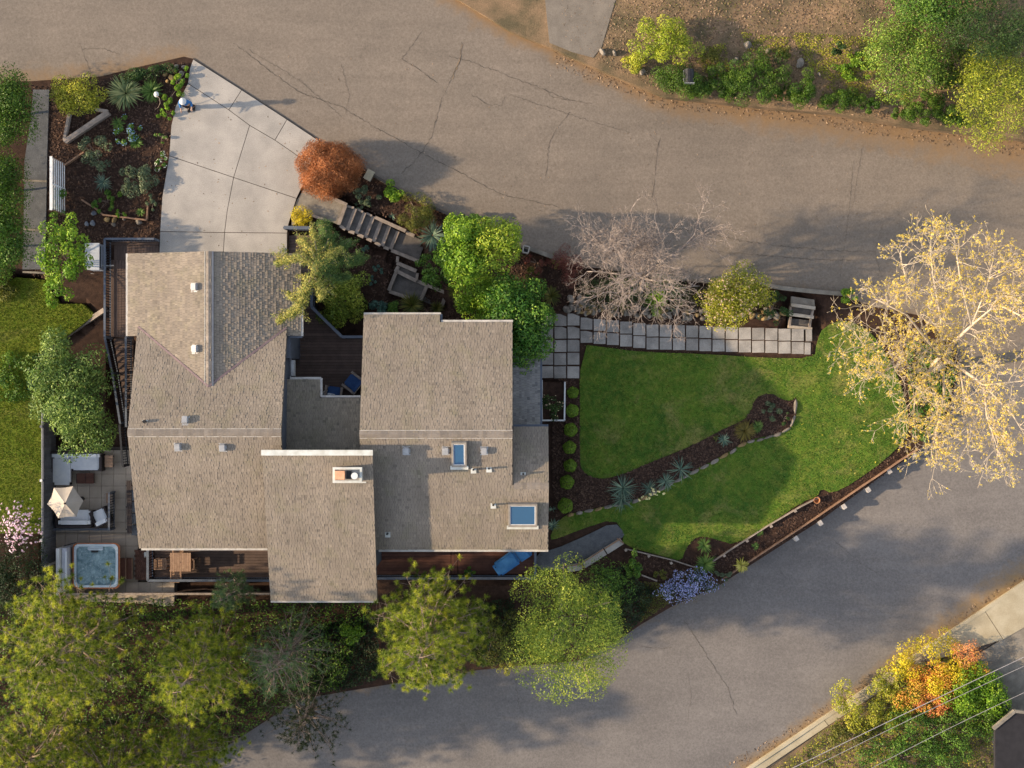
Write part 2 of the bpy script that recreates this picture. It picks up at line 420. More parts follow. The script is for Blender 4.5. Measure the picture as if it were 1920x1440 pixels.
def dirt_low(px, py):
    return np.clip(1.15-segdist(px, py, LOW_FAR)/(38+np.clip((px-1600)/8, 0, 30)), 0, 1)+.45*np.clip(1-segdist(px, py, LOW_NEAR[5:])/26, 0, 1)
up_road = zone('upper_road', UP_NEAR+[(2900,690)]+UP_FAR[::-1], rz, 0.0, A_UP, dirt=dirt_up, skirt=.3)
low_road = zone('lower_road', [(1800,690.0)]+LOW_NEAR[1:]+[(700,2000)]+LOW_FAR[::-1][1:]+[(2900,690)], rz, -0.0, A_LOW, dirt=dirt_low, skirt=.3)

HILL = UP_FAR[2:]+[(2900,-700),(700,-700)]
hill = zone('hillside', [(p[0], p[1]) for p in HILL], hz, .02, LITTER, skirt=.6)
YARD = UP_NEAR+LOW_NEAR[1:]+[(-900,2000)]
yard = zone('planting_soil', YARD, yz, 0.0, MULCH, skirt=1.6, step=18)

# cracks in the asphalt: thin ragged strips lying on the road
def crack(line, w, m=CRACK, parent=up_road, jit=1.5):
    pts = []
    for (a, b), (c, d) in zip(line[:-1], line[1:]):
        n = max(2, int(math.hypot(c-a, d-b)/4))
        for i in range(n): pts.append((a+(c-a)*i/n+random.uniform(-jit, jit), b+(d-b)*i/n+random.uniform(-jit, jit)))
    pts.append(line[-1])
    V = []; F = []
    for i, p in enumerate(pts):
        q = pts[min(i+1, len(pts)-1)]; o = pts[max(i-1, 0)]
        dx, dy = q[0]-o[0], q[1]-o[1]; L = math.hypot(dx, dy)+1e-6; hw = w*random.uniform(.15, .8)/2
        for sgn in (1, -1):
            x, y = p[0]-dy/L*hw*sgn, p[1]+dx/L*hw*sgn; V.append(W(x, y, rz(x, y)+.012))
        if i: F.append((2*i-2, 2*i-1, 2*i+1, 2*i))
    return mesh('crack', V, F, m, parent)
for ln, w in [([(866,80),(864,110),(845,150),(826,190),(812,250),(795,280)],1.6), ([(795,280),(770,310),(752,325)],1.3), ([(438,80),(504,131),(560,172),(640,200),(665,215),(720,248),(790,286),(860,322),(940,365),(1050,388)],1.5),
              ([(465,92),(560,150),(640,218)],1.0), ([(752,110),(785,130),(820,155)],1.6), ([(752,112),(768,90),(790,60)],1.2), ([(840,105),(880,115),(935,135),(1000,160),(1060,185),(1110,195)],1.2),
              ([(885,178),(915,195),(940,198),(950,176)],1.1), ([(955,178),(1040,205),(1100,225),(1180,248)],1.0), ([(1068,210),(1045,240),(1029,268),(1027,300),(1022,330)],1.2),
              ([(1238,255),(1232,280),(1228,330),(1222,370)],1.2), ([(1219,250),(1236,275)],1.0), ([(1022,165),(1030,180),(1070,190)],.9),
              ([(1240,425),(1320,435),(1380,450),(1470,462),(1560,470),(1640,472)],1.2), ([(1330,470),(1420,478),(1520,486),(1600,488)],1.1), ([(1600,300),(1592,400),(1582,470),(1575,520)],.9),
              ([(1618,270),(1608,330),(1600,380)],.8), ([(150,80),(165,125),(172,140)],1.3), ([(155,92),(190,90),(225,102)],1.0), ([(1240,425),(1230,380),(1222,340)],.8), ([(640,120),(655,180),(648,215)],.8), ([(1655,420),(1640,470),(1650,510)],.8)]:
    crack(ln, w)
crack([(866,82),(862,112),(848,148)], 3.2, CRACKL)
for ln, w in [([(1281,1160),(1300,1190),(1320,1220),(1345,1262),(1365,1290),(1380,1340)],1.2), ([(960,1246),(968,1290),(975,1330)],.9), ([(1200,1212),(1240,1216),(1260,1214)],.9), ([(985,1294),(1040,1290)],.8), ([(1560,1010),(1620,1060),(1700,1105)],.7), ([(1290,1260),(1296,1300),(1290,1350)],.7)]:
    crack(ln, w, parent=low_road)

# ---- concrete driveway: slabs with open joints
drv = zone('driveway', [(355,118),(365,111),(600,264),(582,305),(572,340),(557,372),(542,420),(539,490),(298,490),(300,434),(304,370),(316,292),(321,235),(329,200),(344,172),(352,150)], lambda x, y: np.zeros(np.shape(x)), .03, MULCH, skirt=.35)
def inset(poly, d):
    cx = sum(p[0] for p in poly)/len(poly); cy = sum(p[1] for p in poly)/len(poly); out = []; n = len(poly)
    ar = sum(poly[i][0]*poly[(i+1) % n][1]-poly[(i+1) % n][0]*poly[i][1] for i in range(n)); sg = 1 if ar > 0 else -1
    for i in range(n):
        p0, p1, p2 = poly[i-1], poly[i], poly[(i+1) % n]
        def nrm(a, b):
            L = math.hypot(b[0]-a[0], b[1]-a[1])+1e-9; return (-(b[1]-a[1])/L*sg, (b[0]-a[0])/L*sg)
        n1, n2 = nrm(p0, p1), nrm(p1, p2); k = 1+n1[0]*n2[0]+n1[1]*n2[1]; k = max(k, .35)
        out.append((p1[0]+d*(n1[0]+n2[0])/k, p1[1]+d*(n1[1]+n2[1])/k))
    return out
SLABS = [[(362,111),(453,168.6),(429,206),(352,156),(356,128)], [(453,168.6),(538,224),(515.5,262.7),(468,235),(429,206)], [(538,224),(598,264),(581,305),(558,292),(515.5,262.7)],
         [(352,156),(429,206),(468,235),(438,332.7),(317,292),(321,235),(329,200),(344,172)], [(468,235),(515.5,262.7),(558,292),(581,305),(571,340),(556,372),(438,332.7)],
         [(317,292),(438,332.7),(426,395),(421,436),(300,434),(304,370)], [(438,332.7),(556,372),(541,420),(538.5,437),(421,436),(426,395)],
         [(300,434),(421,436),(418,488),(298,488)], [(421,436),(538.5,437),(538,488),(418,488)]]
for p in SLABS:
    zone('slab', inset(p, .55), lambda x, y: np.zeros(np.shape(x)), .075, CONC, parent=drv, skirt=.06)
# dark tree-leaf dirt line where driveway meets the street
beam('gutter_strip', CRACK, W(362,109.5,.02), W(598,262.5,.02), .05, .03, drv)

# ---- lawns
ISL = [(1036,700),(1087,700),(1087,868),(1092,882),(1104,893),(1130,899),(1170,889),(1215,869),(1300,835),(1355,805),(1395,788),(1408,772),(1415,750),(1428,740),(1448,738),(1468,750),(1486,752),(1493,742),(1494,775),(1484,803),(1450,815),(1400,826),(1350,857),(1290,887),(1200,935),(1150,946),(1085,960),(1060,965),(1036,970)]
LAWN = [(1087,645),(1140,652),(1200,660),(1330,664),(1430,671),(1528,672),(1532,640),(1545,612),(1585,598),(1630,620),(1660,660),(1690,720),(1706,790),(1700,822),(1660,862),(1600,905),(1560,926),(1540,915),(1532,932),(1505,940),(1440,985),(1378,1022),(1345,1012),(1318,1005),(1300,1010),(1285,1030),(1278,1052),(1250,1045),(1166,1022),(1170,1000),(1152,972),(1090,992),(1045,1010),(1030,1012),(1040,985),(1060,966),(1087,955),(1070,930),(1070,890),(1087,860)]
lawn = zone('lawn', chaikin(LAWN, 1), yz, .05, GRASS, skirt=.08)
isl = zone('island_bed', chaikin(ISL, 1), yz, .075, MULCH, skirt=.1)
NBR = [(-900,150),(-60,150),(-60,560),(-10,545),(30,520),(85,525),(110,570),(155,570),(178,590),(125,630),(85,655),(60,668),(66,700),(76,760),(80,840),(80,905),(76,1000),(-300,1000),(-900,1000)]
NZ = lambda x, y: np.zeros(np.shape(x))-1.0
nbr = zone('neighbour_lawn', NBR, NZ, .05, GRASS_L, skirt=1.5)
def grass(name, polys, holes, n, h, w, matr, zf, off):
    xs = [p[0] for q in polys for p in q]; ys = [p[1] for q in polys for p in q]
    x = rng.uniform(max(min(xs), -20), max(xs), n*3); y = rng.uniform(min(ys), max(ys), n*3); k = np.zeros(len(x), bool)
    for q in polys: k |= inpoly(x, y, q)
    for q in holes: k &= ~inpoly(x, y, q)
    x, y = x[k][:n], y[k][:n]; n = len(x); z = zf(x, y)+off; f = S*(H-z)/H
    c = np.stack([(x-960)*f, (720-y)*f, z], -1); a = rng.uniform(0, 2*np.pi, n); L = rng.uniform(.5, 1.4, n)
    d = np.stack([np.cos(a), np.sin(a), np.zeros(n)], -1)*(w*L)[:, None]; b = rng.uniform(0, 2*np.pi, n)
    t = np.stack([np.cos(b)*h*.7*L, np.sin(b)*h*.7*L, h*L], -1)
    V = np.stack([c-d, c+d, c+d*.7+t, c-d*.3+t*1.2], 1).reshape(-1, 3); F = np.arange(4*n).reshape(-1, 4)
    return mesh(name, V, F, matr, None, rng.random(n), 'stuff')
GL = leafmat('grass_blades', (.045, .115, .010), (.085, .16, .018), (.20, .21, .05), trans=.25, rough=.7)
grass('lawn_grass_blades', [chaikin(LAWN, 1)], [chaikin(ISL, 1)], 52000, .035, .016, GL, yz, .045)
GL2 = leafmat('neighbour_blades', (.10, .15, .012), (.15, .19, .018), (.24, .22, .05), trans=.25, rough=.7)
grass('neighbour_grass_blades', [NBR], [], 26000, .04, .018, GL2, NZ, .045)

# ---- neighbour path of blue gravel with timber steps
pth = zone('gravel_path', [(62,168),(92,168),(88,300),(86,420),(84,505),(42,505),(44,420),(46,300),(58,220)], yz, .07, GRAVEL, skirt=.1)
for y in (338, 430, 510):
    beam('step_edge', CONC_D, W(43,y,yz(60,y)+.09), W(88,y+2,yz(60,y)+.09), .09, .1, pth)
def chips(name, poly, holes, n, sz, matr, zf, off):
    x = rng.uniform(min(p[0] for p in poly), max(p[0] for p in poly), n*3); y = rng.uniform(min(p[1] for p in poly), max(p[1] for p in poly), n*3)
    k = inpoly(x, y, poly)
    for q in holes: k &= ~inpoly(x, y, q)
    x, y = x[k][:n], y[k][:n]; n = len(x); z = zf(x, y)+off; f = S*(H-z)/H
    c = np.stack([(x-960)*f, (720-y)*f, z], -1); a = rng.uniform(0, 6.28, n); L = sz*rng.uniform(.4, 1.3, n)
    u = np.stack([np.cos(a)*L, np.sin(a)*L, rng.uniform(-.3, .5, n)*L], -1); v = np.stack([-np.sin(a)*L*.5, np.cos(a)*L*.5, rng.uniform(-.3, .3, n)*L], -1)
    V = np.stack([c-u-v, c+u-v, c+u+v, c-u+v], 1).reshape(-1, 3)
    return mesh(name, V, np.arange(4*n).reshape(-1, 4), matr, None, rng.random(n), 'stuff')
CHIPM = leafmat('bark_chip_tones', (.018, .010, .008), (.05, .028, .02), (.10, .06, .042), trans=0.0, rough=.9)
LEAFLIT = leafmat('fallen_leaves', (.07, .045, .03), (.19, .125, .075), (.33, .23, .15), trans=.1, rough=.85)
chips('bark_chips', [(90,160),(190,152),(262,134),(345,114),(320,235),(300,470),(200,450),(60,560),(60,160)], [], 9000, .05, CHIPM, yz, .02)
chips('island_bark_chips', chaikin(ISL, 1), [], 8000, .045, CHIPM, yz, .09)
chips('front_bed_bark_chips', [(600,275),(740,355),(960,455),(1200,515),(1440,545),(1480,600),(1100,585),(1020,580),(850,600),(690,600),(600,520),(560,400)], [], 9000, .05, CHIPM, yz, .02)
chips('roadside_bed_bark_chips', [(1260,1050),(1380,1025),(1545,930),(1700,830),(1720,846),(1535,975),(1345,1095),(1262,1130),(1180,1090),(1180,1030)], [], 6000, .05, CHIPM, yz, .02)
chips('hillside_leaf_litter', [(1050,60),(1090,100),(1250,176),(1450,197),(1700,228),(1960,258),(1960,-40),(1050,-40)], [], 12000, .04, LEAFLIT, hz, .04)
chips('verge_leaf_litter', [(1040,92),(1250,182),(1450,203),(1700,235),(1920,262),(1960,300),(1700,262),(1450,222),(1250,205),(1040,125)], [], 2600, .04, LEAFLIT, rz, .012)
chips('gutter_leaf_litter', [(1925,1092),(1760,1200),(1540,1350),(1400,1445),(1340,1445),(1520,1340),(1740,1190),(1925,1068)], [], 2200, .04, LEAFLIT, rz, .012)

# ---- kerbs
def kerb(name, line, w, h, label=None, m=CONC_D, zf=rz, lift=.0):
    root = thing(name, label, 'kerb', W(line[0][0], line[0][1], zf(*line[0])))
    for (a, b), (c, d) in zip(line[:-1], line[1:]):
        beam('kerb_stone', m, W(a, b, zf(a, b)+h/2+lift), W(c, d, zf(c, d)+h/2+lift), w, h, root)
    return root
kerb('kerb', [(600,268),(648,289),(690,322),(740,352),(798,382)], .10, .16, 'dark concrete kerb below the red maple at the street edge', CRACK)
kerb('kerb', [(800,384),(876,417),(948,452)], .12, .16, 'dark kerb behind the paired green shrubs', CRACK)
kerb('kerb', [(982,461),(1004,470),(1042,484)], .2, .14, 'short pale concrete kerb beside the bare tree')
kerb('kerb', [(1424,533),(1466,540),(1520,546),(1580,551)], .2, .14, 'pale concrete kerb above the flight of garden steps')

# ---- pavers
patio_path = thing('paver_path', 'path of square pale concrete pavers along the top of the lawn', 'paver path', W(1300,630,yz(1300,630)))
def paver(cx, cy, w=22.0, h=22.0, par=patio_path):
    z = yz(cx, cy)+.06; c = W(cx, cy, z)
    o = bx('paver', PAVER, c, (w*S*1.02, h*S*1.02, .09), random.uniform(-.025, .025), par, tilt=(random.uniform(-.008, .008), random.uniform(-.008, .008)))
zone('path_joint_soil', [(1013,583),(1088,583),(1090,594),(1220,606),(1526,616),(1524,668),(1330,662),(1200,655),(1088,640),(1088,712),(1013,712)], yz, .065, MULCH, skirt=.05)
for i, cx in enumerate((1026, 1050.6, 1075.2)):
    for j, cy in enumerate((599.5, 623.8, 648.6, 673, 698)):
        paver(cx+random.uniform(-.5, .5), cy+random.uniform(-.5, .5))
for i in range(17):
    cx = 1099.6+i*24.75; cy = [607, 609.5, 611.5, 614, 617.2, 620][i] if i < 6 else 620.5+(i-6)*.75
    paver(cx, cy+random.uniform(-.4, .4)); paver(cx, cy+24.2+random.uniform(-.4, .4))
paver(1516.5, 628.8, 11); paver(1514, 653.5, 11)

# ---- planter beside the porch
plb = thing('planter_box', 'white edged raised planter box below the low porch roof', 'planter', W(1037,750,-1.1))
for a, b in (((1059,716),(1058,788)), ((1058,788),(1016,788)), ((1016,788),(1016,713))):
    beam('side_board', TRIMW, W(a[0],a[1],-.75), W(b[0],b[1],-.75), .07, .5, plb)
zone('planter_soil', [(1018,716),(1057,718),(1056,786),(1018,786)], lambda x, y: np.full(np.shape(x), -.68) if np.ndim(x) else -.68, 0, MULCH, parent=plb)

# ---- lower side path, bench-like retaining slabs
sp = zone('side_path', chaikin([(1006,1036),(1040,1030),(1095,1006),(1152,978),(1172,1000),(1166,1010),(1120,1035),(1085,1062),(1050,1068),(1006,1070)], 1), yz, .06, GRAVEL, skirt=.1)
slb = thing('retaining_bench', 'grey capped timber retaining bench angled along the gravel side path', 'retaining wall', W(1120,1040,-2.0))
for a, b in (((1094,1059),(1134,1034)), ((1136,1033),(1166,1014)), ((1064,1066),(1091,1062))):
    z = -1.72; beam('cap_slab', CONC, W(a[0],a[1],z), W(b[0],b[1],z), .36, .07, slb)
    beam('face_board', TIMBERR, W(a[0]-3,a[1]-5,z-.12), W(b[0]-3,b[1]-5,z-.12), .05, .42, slb)
beam('end_board', TIMBERR, W(1157,1009,-1.8), W(1169,1018,-1.8), .05, .42, slb)
beam('end_board', TIMBERR, W(1085,1053,-1.8), W(1096,1064,-1.8), .05, .42, slb)

# ---- stones edging the island bed
stone_me = []
for k in range(5):
    bm = bmesh.new(); bmesh.ops.create_icosphere(bm, subdivisions=2, radius=.5)
    sd_ = [Vector((random.gauss(0, 1), random.gauss(0, 1), random.gauss(0, 1))).normalized() for _ in range(7)]
    for v in bm.verts:
        for s_ in sd_:
            d = v.co.dot(s_)
            if d > .33: v.co -= s_*(d-.33)*.85
    me = bpy.data.meshes.new('stone_shape'); bm.to_mesh(me); bm.free(); stone_me.append(me)
def stone(px, py, w, h, parent, m=STONE, z=None, rot=None, hh=.22, name='stone', zf=yz):
    me = stone_me[random.randrange(5)]; key = (me.name, m.name)
    if key not in UNIT:
        c = me.copy(); c.materials.append(m); UNIT[key] = c
    o = put(name, UNIT[key], None, parent); g = zf(px, py) if z is None else z
    o.location = W(px, py, g+hh*.3)-origin(parent); o.scale = (w*S*1.25, h*S*1.25, hh*1.3); o.rotation_euler = (random.uniform(-.15, .15), random.uniform(-.15, .15), random.uniform(0, 6.28) if rot is None else rot)
    return o
edging = thing('stone_edging', 'low dry stone edging along the lower side of the island bed', 'stone edging', W(1280,900,yz(1280,900)))
EL = [(1062,967),(1095,960),(1150,948),(1200,938),(1250,912),(1293,889),(1350,860),(1400,830),(1450,818),(1482,803),(1492,775),(1491,745)]
for (a, b), (c, d) in zip(EL[:-1], EL[1:]):
    L = math.hypot(c-a, d-b); n = max(1, int(L/16)); r = -math.atan2(d-b, c-a)
    for i in range(n):
        t = (i+.5)/n; stone(a+(c-a)*t, b+(d-b)*t+random.uniform(-1, 1), L/n*.9, 5.5+random.uniform(-1, 1.5), edging, STONEO if random.random() < .2 else STONE, rot=r+random.uniform(-.1, .1), hh=.2)
rock = thing('boulder_wall', 'dry stacked boulder wall between the paver path and the upper bed', 'boulder wall', W(1280,590,yz(1280,590)))
for i in range(130):
    t = random.random(); x = 1062+t*405; yb = 590+t*20-(8 if x > 1380 else 0)
    stone(x, yb-random.uniform(0, 17)-4, random.uniform(7, 15), random.uniform(6, 10), rock, STONE if random.random() < .8 else STONEO, hh=random.uniform(.15, .4))
for i in range(12):
    stone(1062+random.uniform(0, 45), 552+random.uniform(0, 30), random.uniform(9, 17), random.uniform(8, 13), rock, STONE, hh=.35)
rk2 = thing('rock_heap', 'small heap of brown rocks at the tip of the driveway', 'rock heap', W(335,138,0))
for x, y, w in ((318,128,10),(327,134,9),(310,140,9),(322,146,12),(334,148,10),(340,138,11),(331,124,8),(345,126,8),(314,152,8),(338,158,8)): stone(x, y, w, w*.8, rk2, STONEO if x < 328 else STONE, hh=.3)
rk3 = thing('rock_row', 'loose fieldstones lying below the timber bed edging', 'stones', W(210,417,yz(210,417)))
for x, y, w, m_ in ((201,412,11,STONEO),(214,412,11,STONEO),(163,420,9,STONEB),(174,419,11,STONEB),(213,421,8,STONE),(260,416,13,STONE),(233,411,6,STONE),(176,400,10,STONEB),(226,455,0,STONE)):
    if w: stone(x, y, w, w*.8, rk3, m_, hh=.2)

# ---- timber edging in the driveway garden
def edge_boards(name, label, segs, m, w=.1, h=.3, zf=yz, lift=.12):
    r = thing(name, label, 'timber edging', W(segs[0][0][0], segs[0][0][1], zf(*segs[0][0])))
    for a, b in segs: beam('edge_board', m, W(a[0],a[1],zf(*a)+lift), W(b[0],b[1],zf(*b)+lift), w, h, r)
    return r
edge_boards('timber_edging', 'weathered timber triangle edging below the round golden shrub', [((121,265),(203,209)), ((203,209),(180,206)), ((122,262),(131,214)), ((124,268),(206,213))], TIMBER, .13, .3)
edge_boards('timber_edging', 'bent line of thin cedar boards around the lower driveway bed', [((154,375),(176,389)), ((177,389),(193,402)), ((193,403),(276,413)), ((276,412),(278,386))], TIMBERR, .07, .25)
edge_boards('timber_edging', 'single tilted cedar board beside the spotted shrub bed', [((122,310),(158,286))], TIMBERR, .07, .25)
edge_boards('timber_edging', 'old timber retaining edge between the neighbour grass and the dark slope', [((200,580),(160,607)), ((160,607),(125,630)), ((125,632),(80,664))], TIMBER, .22, .5, lift=.1)

# ---- timber stairs from the driveway down to the front garden
TREADM = mat('gravel_tread', (.15, .135, .125), (.10, .09, .085), 3, .9, .4, fine=24, fa=.5)
st = thing('garden_stairs', 'weathered timber garden stairs stepping down from the driveway to the front beds', 'stairs', W(690,430,-.5))
landing = [(572,350),(650,385),(633,420),(585,402),(547,423),(545,395)]
def flat(z): return lambda x, y: (np.full(np.shape(x), z) if np.ndim(x) else z)
zone('landing', landing, flat(.02), 0, CONC_D, parent=st, skirt=.4)
beam('kerb_timber', TIMBER, W(571,348,.1), W(651,384,.1), .14, .2, st)
beam('kerb_timber', TIMBER, W(584,404,.1), W(612,413,.1), .12, .2, st)
R_ = [((648,386),(635,422)), ((667,391),(651,431.6)), ((684,399),(668,438)), ((700.6,406),(685,445.6)), ((715.6,414),(700.6,453)), ((730.6,423),(716.6,461.6)), ((746.4,434),(732.5,468))]
for i, (a, b) in enumerate(R_):
    z = .02-.17*i
    beam('riser_timber', TIMBER, W(a[0],a[1],z), W(b[0],b[1],z), .17, .18, st)
    if i < 6:
        c, d = R_[i+1]; zt = z-.085
        zone('tread', [(a[0]+2,a[1]+2),(c[0],c[1]+1),(d[0],d[1]-1),(b[0]+2,b[1])], flat(zt), 0, TREADM, parent=st, skirt=.2)
        beam('side_timber', TIMBER, W(b[0]+3,b[1]+1.5,zt), W(d[0]-3.2,d[1]-1,zt), .15, .17, st)
        if i < 3: beam('side_timber', TIMBER, W(a[0]+3,a[1]+1,zt), W(c[0]-3.2,c[1]-1,zt), .1, .17, st)
for a, b, z in (((703,407.5),(761,433.5),-.5), ((762,436),(777,442.5),-.75)): beam('side_timber', TIMBER, W(a[0],a[1],z), W(b[0],b[1],z), .16, .2, st)
zone('landing', [(746,434),(777,444),(797,453),(785,489),(733,469)], flat(-1.05), 0, TREADM, parent=st, skirt=.2)
for a, b, z, w in (((734,469.5),(786,490.5),-1.03,.17), ((746,481),(745,492),-1.15,.14), ((744,493),(781,508.5),-1.2,.18), ((747,499),(741,509),-1.28,.14), ((742,507.5),(781,527),-1.3,.18), ((747,500),(729,545),-1.3,.17),
                   ((728,546),(768,559),-1.45,.17), ((781,526.5),(838,550),-1.42,.17), ((801,535),(789,563),-1.42,.17), ((838,549),(826,580),-1.5,.17), ((840,550),(858,558),-1.5,.14), ((781,526),(783,512),-1.3,.13)):
    beam('border_timber', TIMBER, W(a[0],a[1],z), W(b[0],b[1],z), w, .2, st)
for p, z in (([(746,494),(781,508),(781,526),(743,508)],-1.3), ([(743,509),(781,528),(800,536),(789,562),(768,558),(729,545)],-1.47), ([(801,537),(837,550),(826,578),(789,563)],-1.55)):
    zone('tread', p, flat(z), 0, TREADM, parent=st, skirt=.2)
# ---- three timber steps from the street to the lawn path
PALET = mat('pale_timber', (.46, .40, .33), (.36, .31, .25), 4, .85, .3, ov=.1)
st2 = thing('street_steps', 'three short pale timber steps from the street kerb down to the paver path', 'steps', W(1503,590,-.6))
for i, (a, b) in enumerate((((1483,571.5),(1528,578)), ((1480,589),(1525,595)), ((1477.5,612.5),(1522,617)))):
    z = -.42-.2*i; beam('riser_timber', PALET, W(a[0],a[1],z), W(b[0],b[1],z), .15, .2, st2)
    zone('tread', [(a[0]+1,a[1]-16),(b[0]-1,b[1]-16),(b[0],b[1]),(a[0],a[1])], flat(z-.02 if i else z+.03), 0, TREADM if i else CONC_D, parent=st2, skirt=.2)
for a, b, z in (((1524,580),(1521,594),-.6), ((1520,598),(1517,614),-.78), ((1482,576),(1481,588),-.6), ((1482,594),(1480,611),-.78)): beam('side_timber', TIMBER, W(a[0],a[1],z), W(b[0],b[1],z), .1, .2, st2)

# ---- timber retaining wall with posts along the lower road
POSTM = mat('pale_post', (.50, .46, .43), (.38, .35, .33), 8, .8, ov=.1)
tw = thing('timber_retaining_wall', 'low timber retaining wall with square white posts along the lower road', 'retaining wall', W(1540,970,rz(1540,970)))
TL = [(1352,1088),(1420,1043),(1490,997),(1535,967),(1579,937),(1623,907),(1662,881),(1690,862),(1722,842)]
for a, b in zip(TL[:-1], TL[1:]):
    za, zb = yz(*a)+.12, yz(*b)+.12
    beam('top_board', TIMBERR, W(a[0],a[1],za), W(b[0],b[1],zb), .06, .16, tw)
    for k in range(1, 4): beam('wall_board', TIMBERR, W(a[0]-1,a[1]-1.4,za-.17*k), W(b[0]-1,b[1]-1.4,zb-.17*k), .05, .16, tw)
for x, y in ((1490,1009),(1535,980),(1579,949.5),(1624,918),(1663.5,883.5),(1709,852)):
    z = yz(x, y)+.14; bx('post', POSTM, W(x, y-1, z-.45), (.19, .24, .85), .6, tw)
tw2 = thing('timber_retaining_wall', 'thin dark boarded edging between the lawn and the roadside bed', 'retaining wall', W(1450,985,-1.5))
for a, b in (((1535,932),(1500,950)), ((1500,950),(1440,985)), ((1440,985),(1376,1026)), ((1376,1026),(1335,1053)), ((1310,1066),(1262,1050)), ((1262,1050),(1174,1029))):
    beam('edge_board', TIMBER, W(a[0],a[1],yz(*a)+.1), W(b[0],b[1],yz(*b)+.1), .045, .3, tw2)
for x, y in ((1490,957.5),(1445,986),(1400,1013.5),(1357,1041),(1258,1055),(1216,1042),(1173,1031)): bx('post', TIMBER, W(x, y, yz(x, y)+.1), (.12, .12, .4), .5, tw2)
tw3 = thing('timber_edging', 'short grey edging board under the ivy near the purple bush', 'timber edging', W(1215,1082,-2.2))
beam('edge_board', TIMBER, W(1203,1078,-2.0), W(1232,1089,-2.0), .06, .2, tw3)

# ---- lower corner: sidewalk, neighbour drive
sw = zone('sidewalk', [(2300,842),(2300,920),(1922,1168),(1832,1226),(1760,1262),(1680,1300),(1560,1362),(1410,1462),(1396,1450),(1541,1352),(1610,1307),(1760,1204),(1920,1096)], rz, .1, CRACK, skirt=.2)
SWL = [(2080,988),(1960,1069),(1847,1146),(1740,1218),(1640,1286),(1545,1350),(1400,1448)]
for i, (a, b) in enumerate(zip(SWL[:-1], SWL[1:])):
    w1, w2 = [(46,74),(42,66),(36,56),(16,20),(10,12),(9,11),(9,11)][i], [(46,74),(42,66),(36,56),(16,20),(10,12),(9,11),(9,11)][i+1]
    zone('paving_slab', inset([a, b, (b[0]+w2[0]*.95, b[1]+w2[1]*.95), (a[0]+w1[0]*.95, a[1]+w1[1]*.95)], .5), rz, .16, WALKC, parent=sw, skirt=.05)
    beam('kerb_stone', WALKC, W(a[0]-2,a[1]-3,rz(*a)+.09), W(b[0]-2,b[1]-3,rz(*b)+.09), .16, .2, sw)
nd = zone('neighbour_drive', [(2300,930),(2300,1500),(1780,1500),(1760,1262),(1832,1228),(1922,1172)], rz, .12, CONC_D, skirt=.2)
nb = zone('neighbour_bed', [(1770,1225),(1832,1228),(1850,1300),(1870,1470),(1404,1470),(1552,1362),(1614,1318),(1704,1258)], rz, .13, LITTER, skirt=.2)
gp = zone('neighbour_entry', [(1010,-120),(1190,-120),(1128,88),(1112,108),(1074,98),(1030,80)], hz, .05, mat('worn_asphalt', (.20, .175, .15), (.16, .14, .12), 2, .9, .2, fine=24, fa=.4), skirt=.2)
# ================================================================ HOUSE
house = thing('house', 'long dark sided house with brown shingled roofs, skylights and a low chimney', 'house', W(600,780,-2.6))

def interval(poly, v):
    us = []
    n = len(poly)
    for i in range(n):
        (u0, v0), (u1, v1) = poly[i], poly[(i+1) % n]
        if (v0 > v) != (v1 > v): us.append(u0+(v-v0)/(v1-v0)*(u1-u0))
    us.sort(); return us

def shingles(O, U, V, N, poly, parent, m, e=.128, w=(.09, .18)):
    VV = []; FF = []; R = []
    v0 = min(p[1] for p in poly); v1 = max(p[1] for p in poly); rows = int((v1-v0)/e)+1
    for r in range(rows):
        va = v0+r*e; vm = min(va+e*.5, v1-.005); iv = interval(poly, vm)
        if len(iv) < 2: continue
        ua, ub = iv[0], iv[-1]; u = ua-random.uniform(0, .2)
        vb = min(va+e*1.12, v1)
        while u < ub:
            wd = random.uniform(*w); a = max(u, ua)+.006; b = min(u+wd, ub)-.006; u += wd
            if b-a < .03: continue
            h = random.choice((.012, .016, .026, .032)); dv = random.choice((0, 0, -.012))
            n = len(VV)
            for (x, y, z) in ((a, va+dv, 0), (b, va+dv, 0), (b, va+dv, h), (a, va+dv, h), (b, vb, .005), (a, vb, .005)):
                VV.append(O+U*x+V*y+N*z)
            FF += [(n, n+1, n+2, n+3), (n+3, n+2, n+4, n+5), (n+1, n+4, n+2), (n, n+3, n+5)]
            q = min(1, max(0, random.gauss(.5, .24))); R += [q]*4
    return mesh('shingles', np.array([tuple(v) for v in VV]), FF, m, parent, R, 'stuff')

def roof_plane(pts, up, m=SHING, th=.2, name='roof', sub=ROOFSUB, sh=True):
    """pts: 3-D corners (planar), up: 3-D vector of steepest ascent"""
    pts = [Vector(p) for p in pts]
    n = Vector((0, 0, 0))
    for i in range(len(pts)): n += pts[i].cross(pts[(i+1) % len(pts)])
    if n.z < 0: pts = pts[::-1]; n = -n
    n.normalize(); k = len(pts)
    V = [p for p in pts]+[p-Vector((0, 0, th)) for p in pts]
    F = [tuple(range(k)), tuple(range(2*k-1, k-1, -1))]+[(k+i, k+(i+1) % k, (i+1) % k, i) for i in range(k)]
    ro = mesh(name, V, F, sub, house)
    Vd = (Vector(up)-n*Vector(up).dot(n)).normalized(); U = Vd.cross(n).normalized()
    O = pts[0]; poly = [((p-O).dot(U), (p-O).dot(Vd)) for p in pts]
    if sh: shingles(O+n*.004, U, Vd, n, poly, ro, m)
    return ro

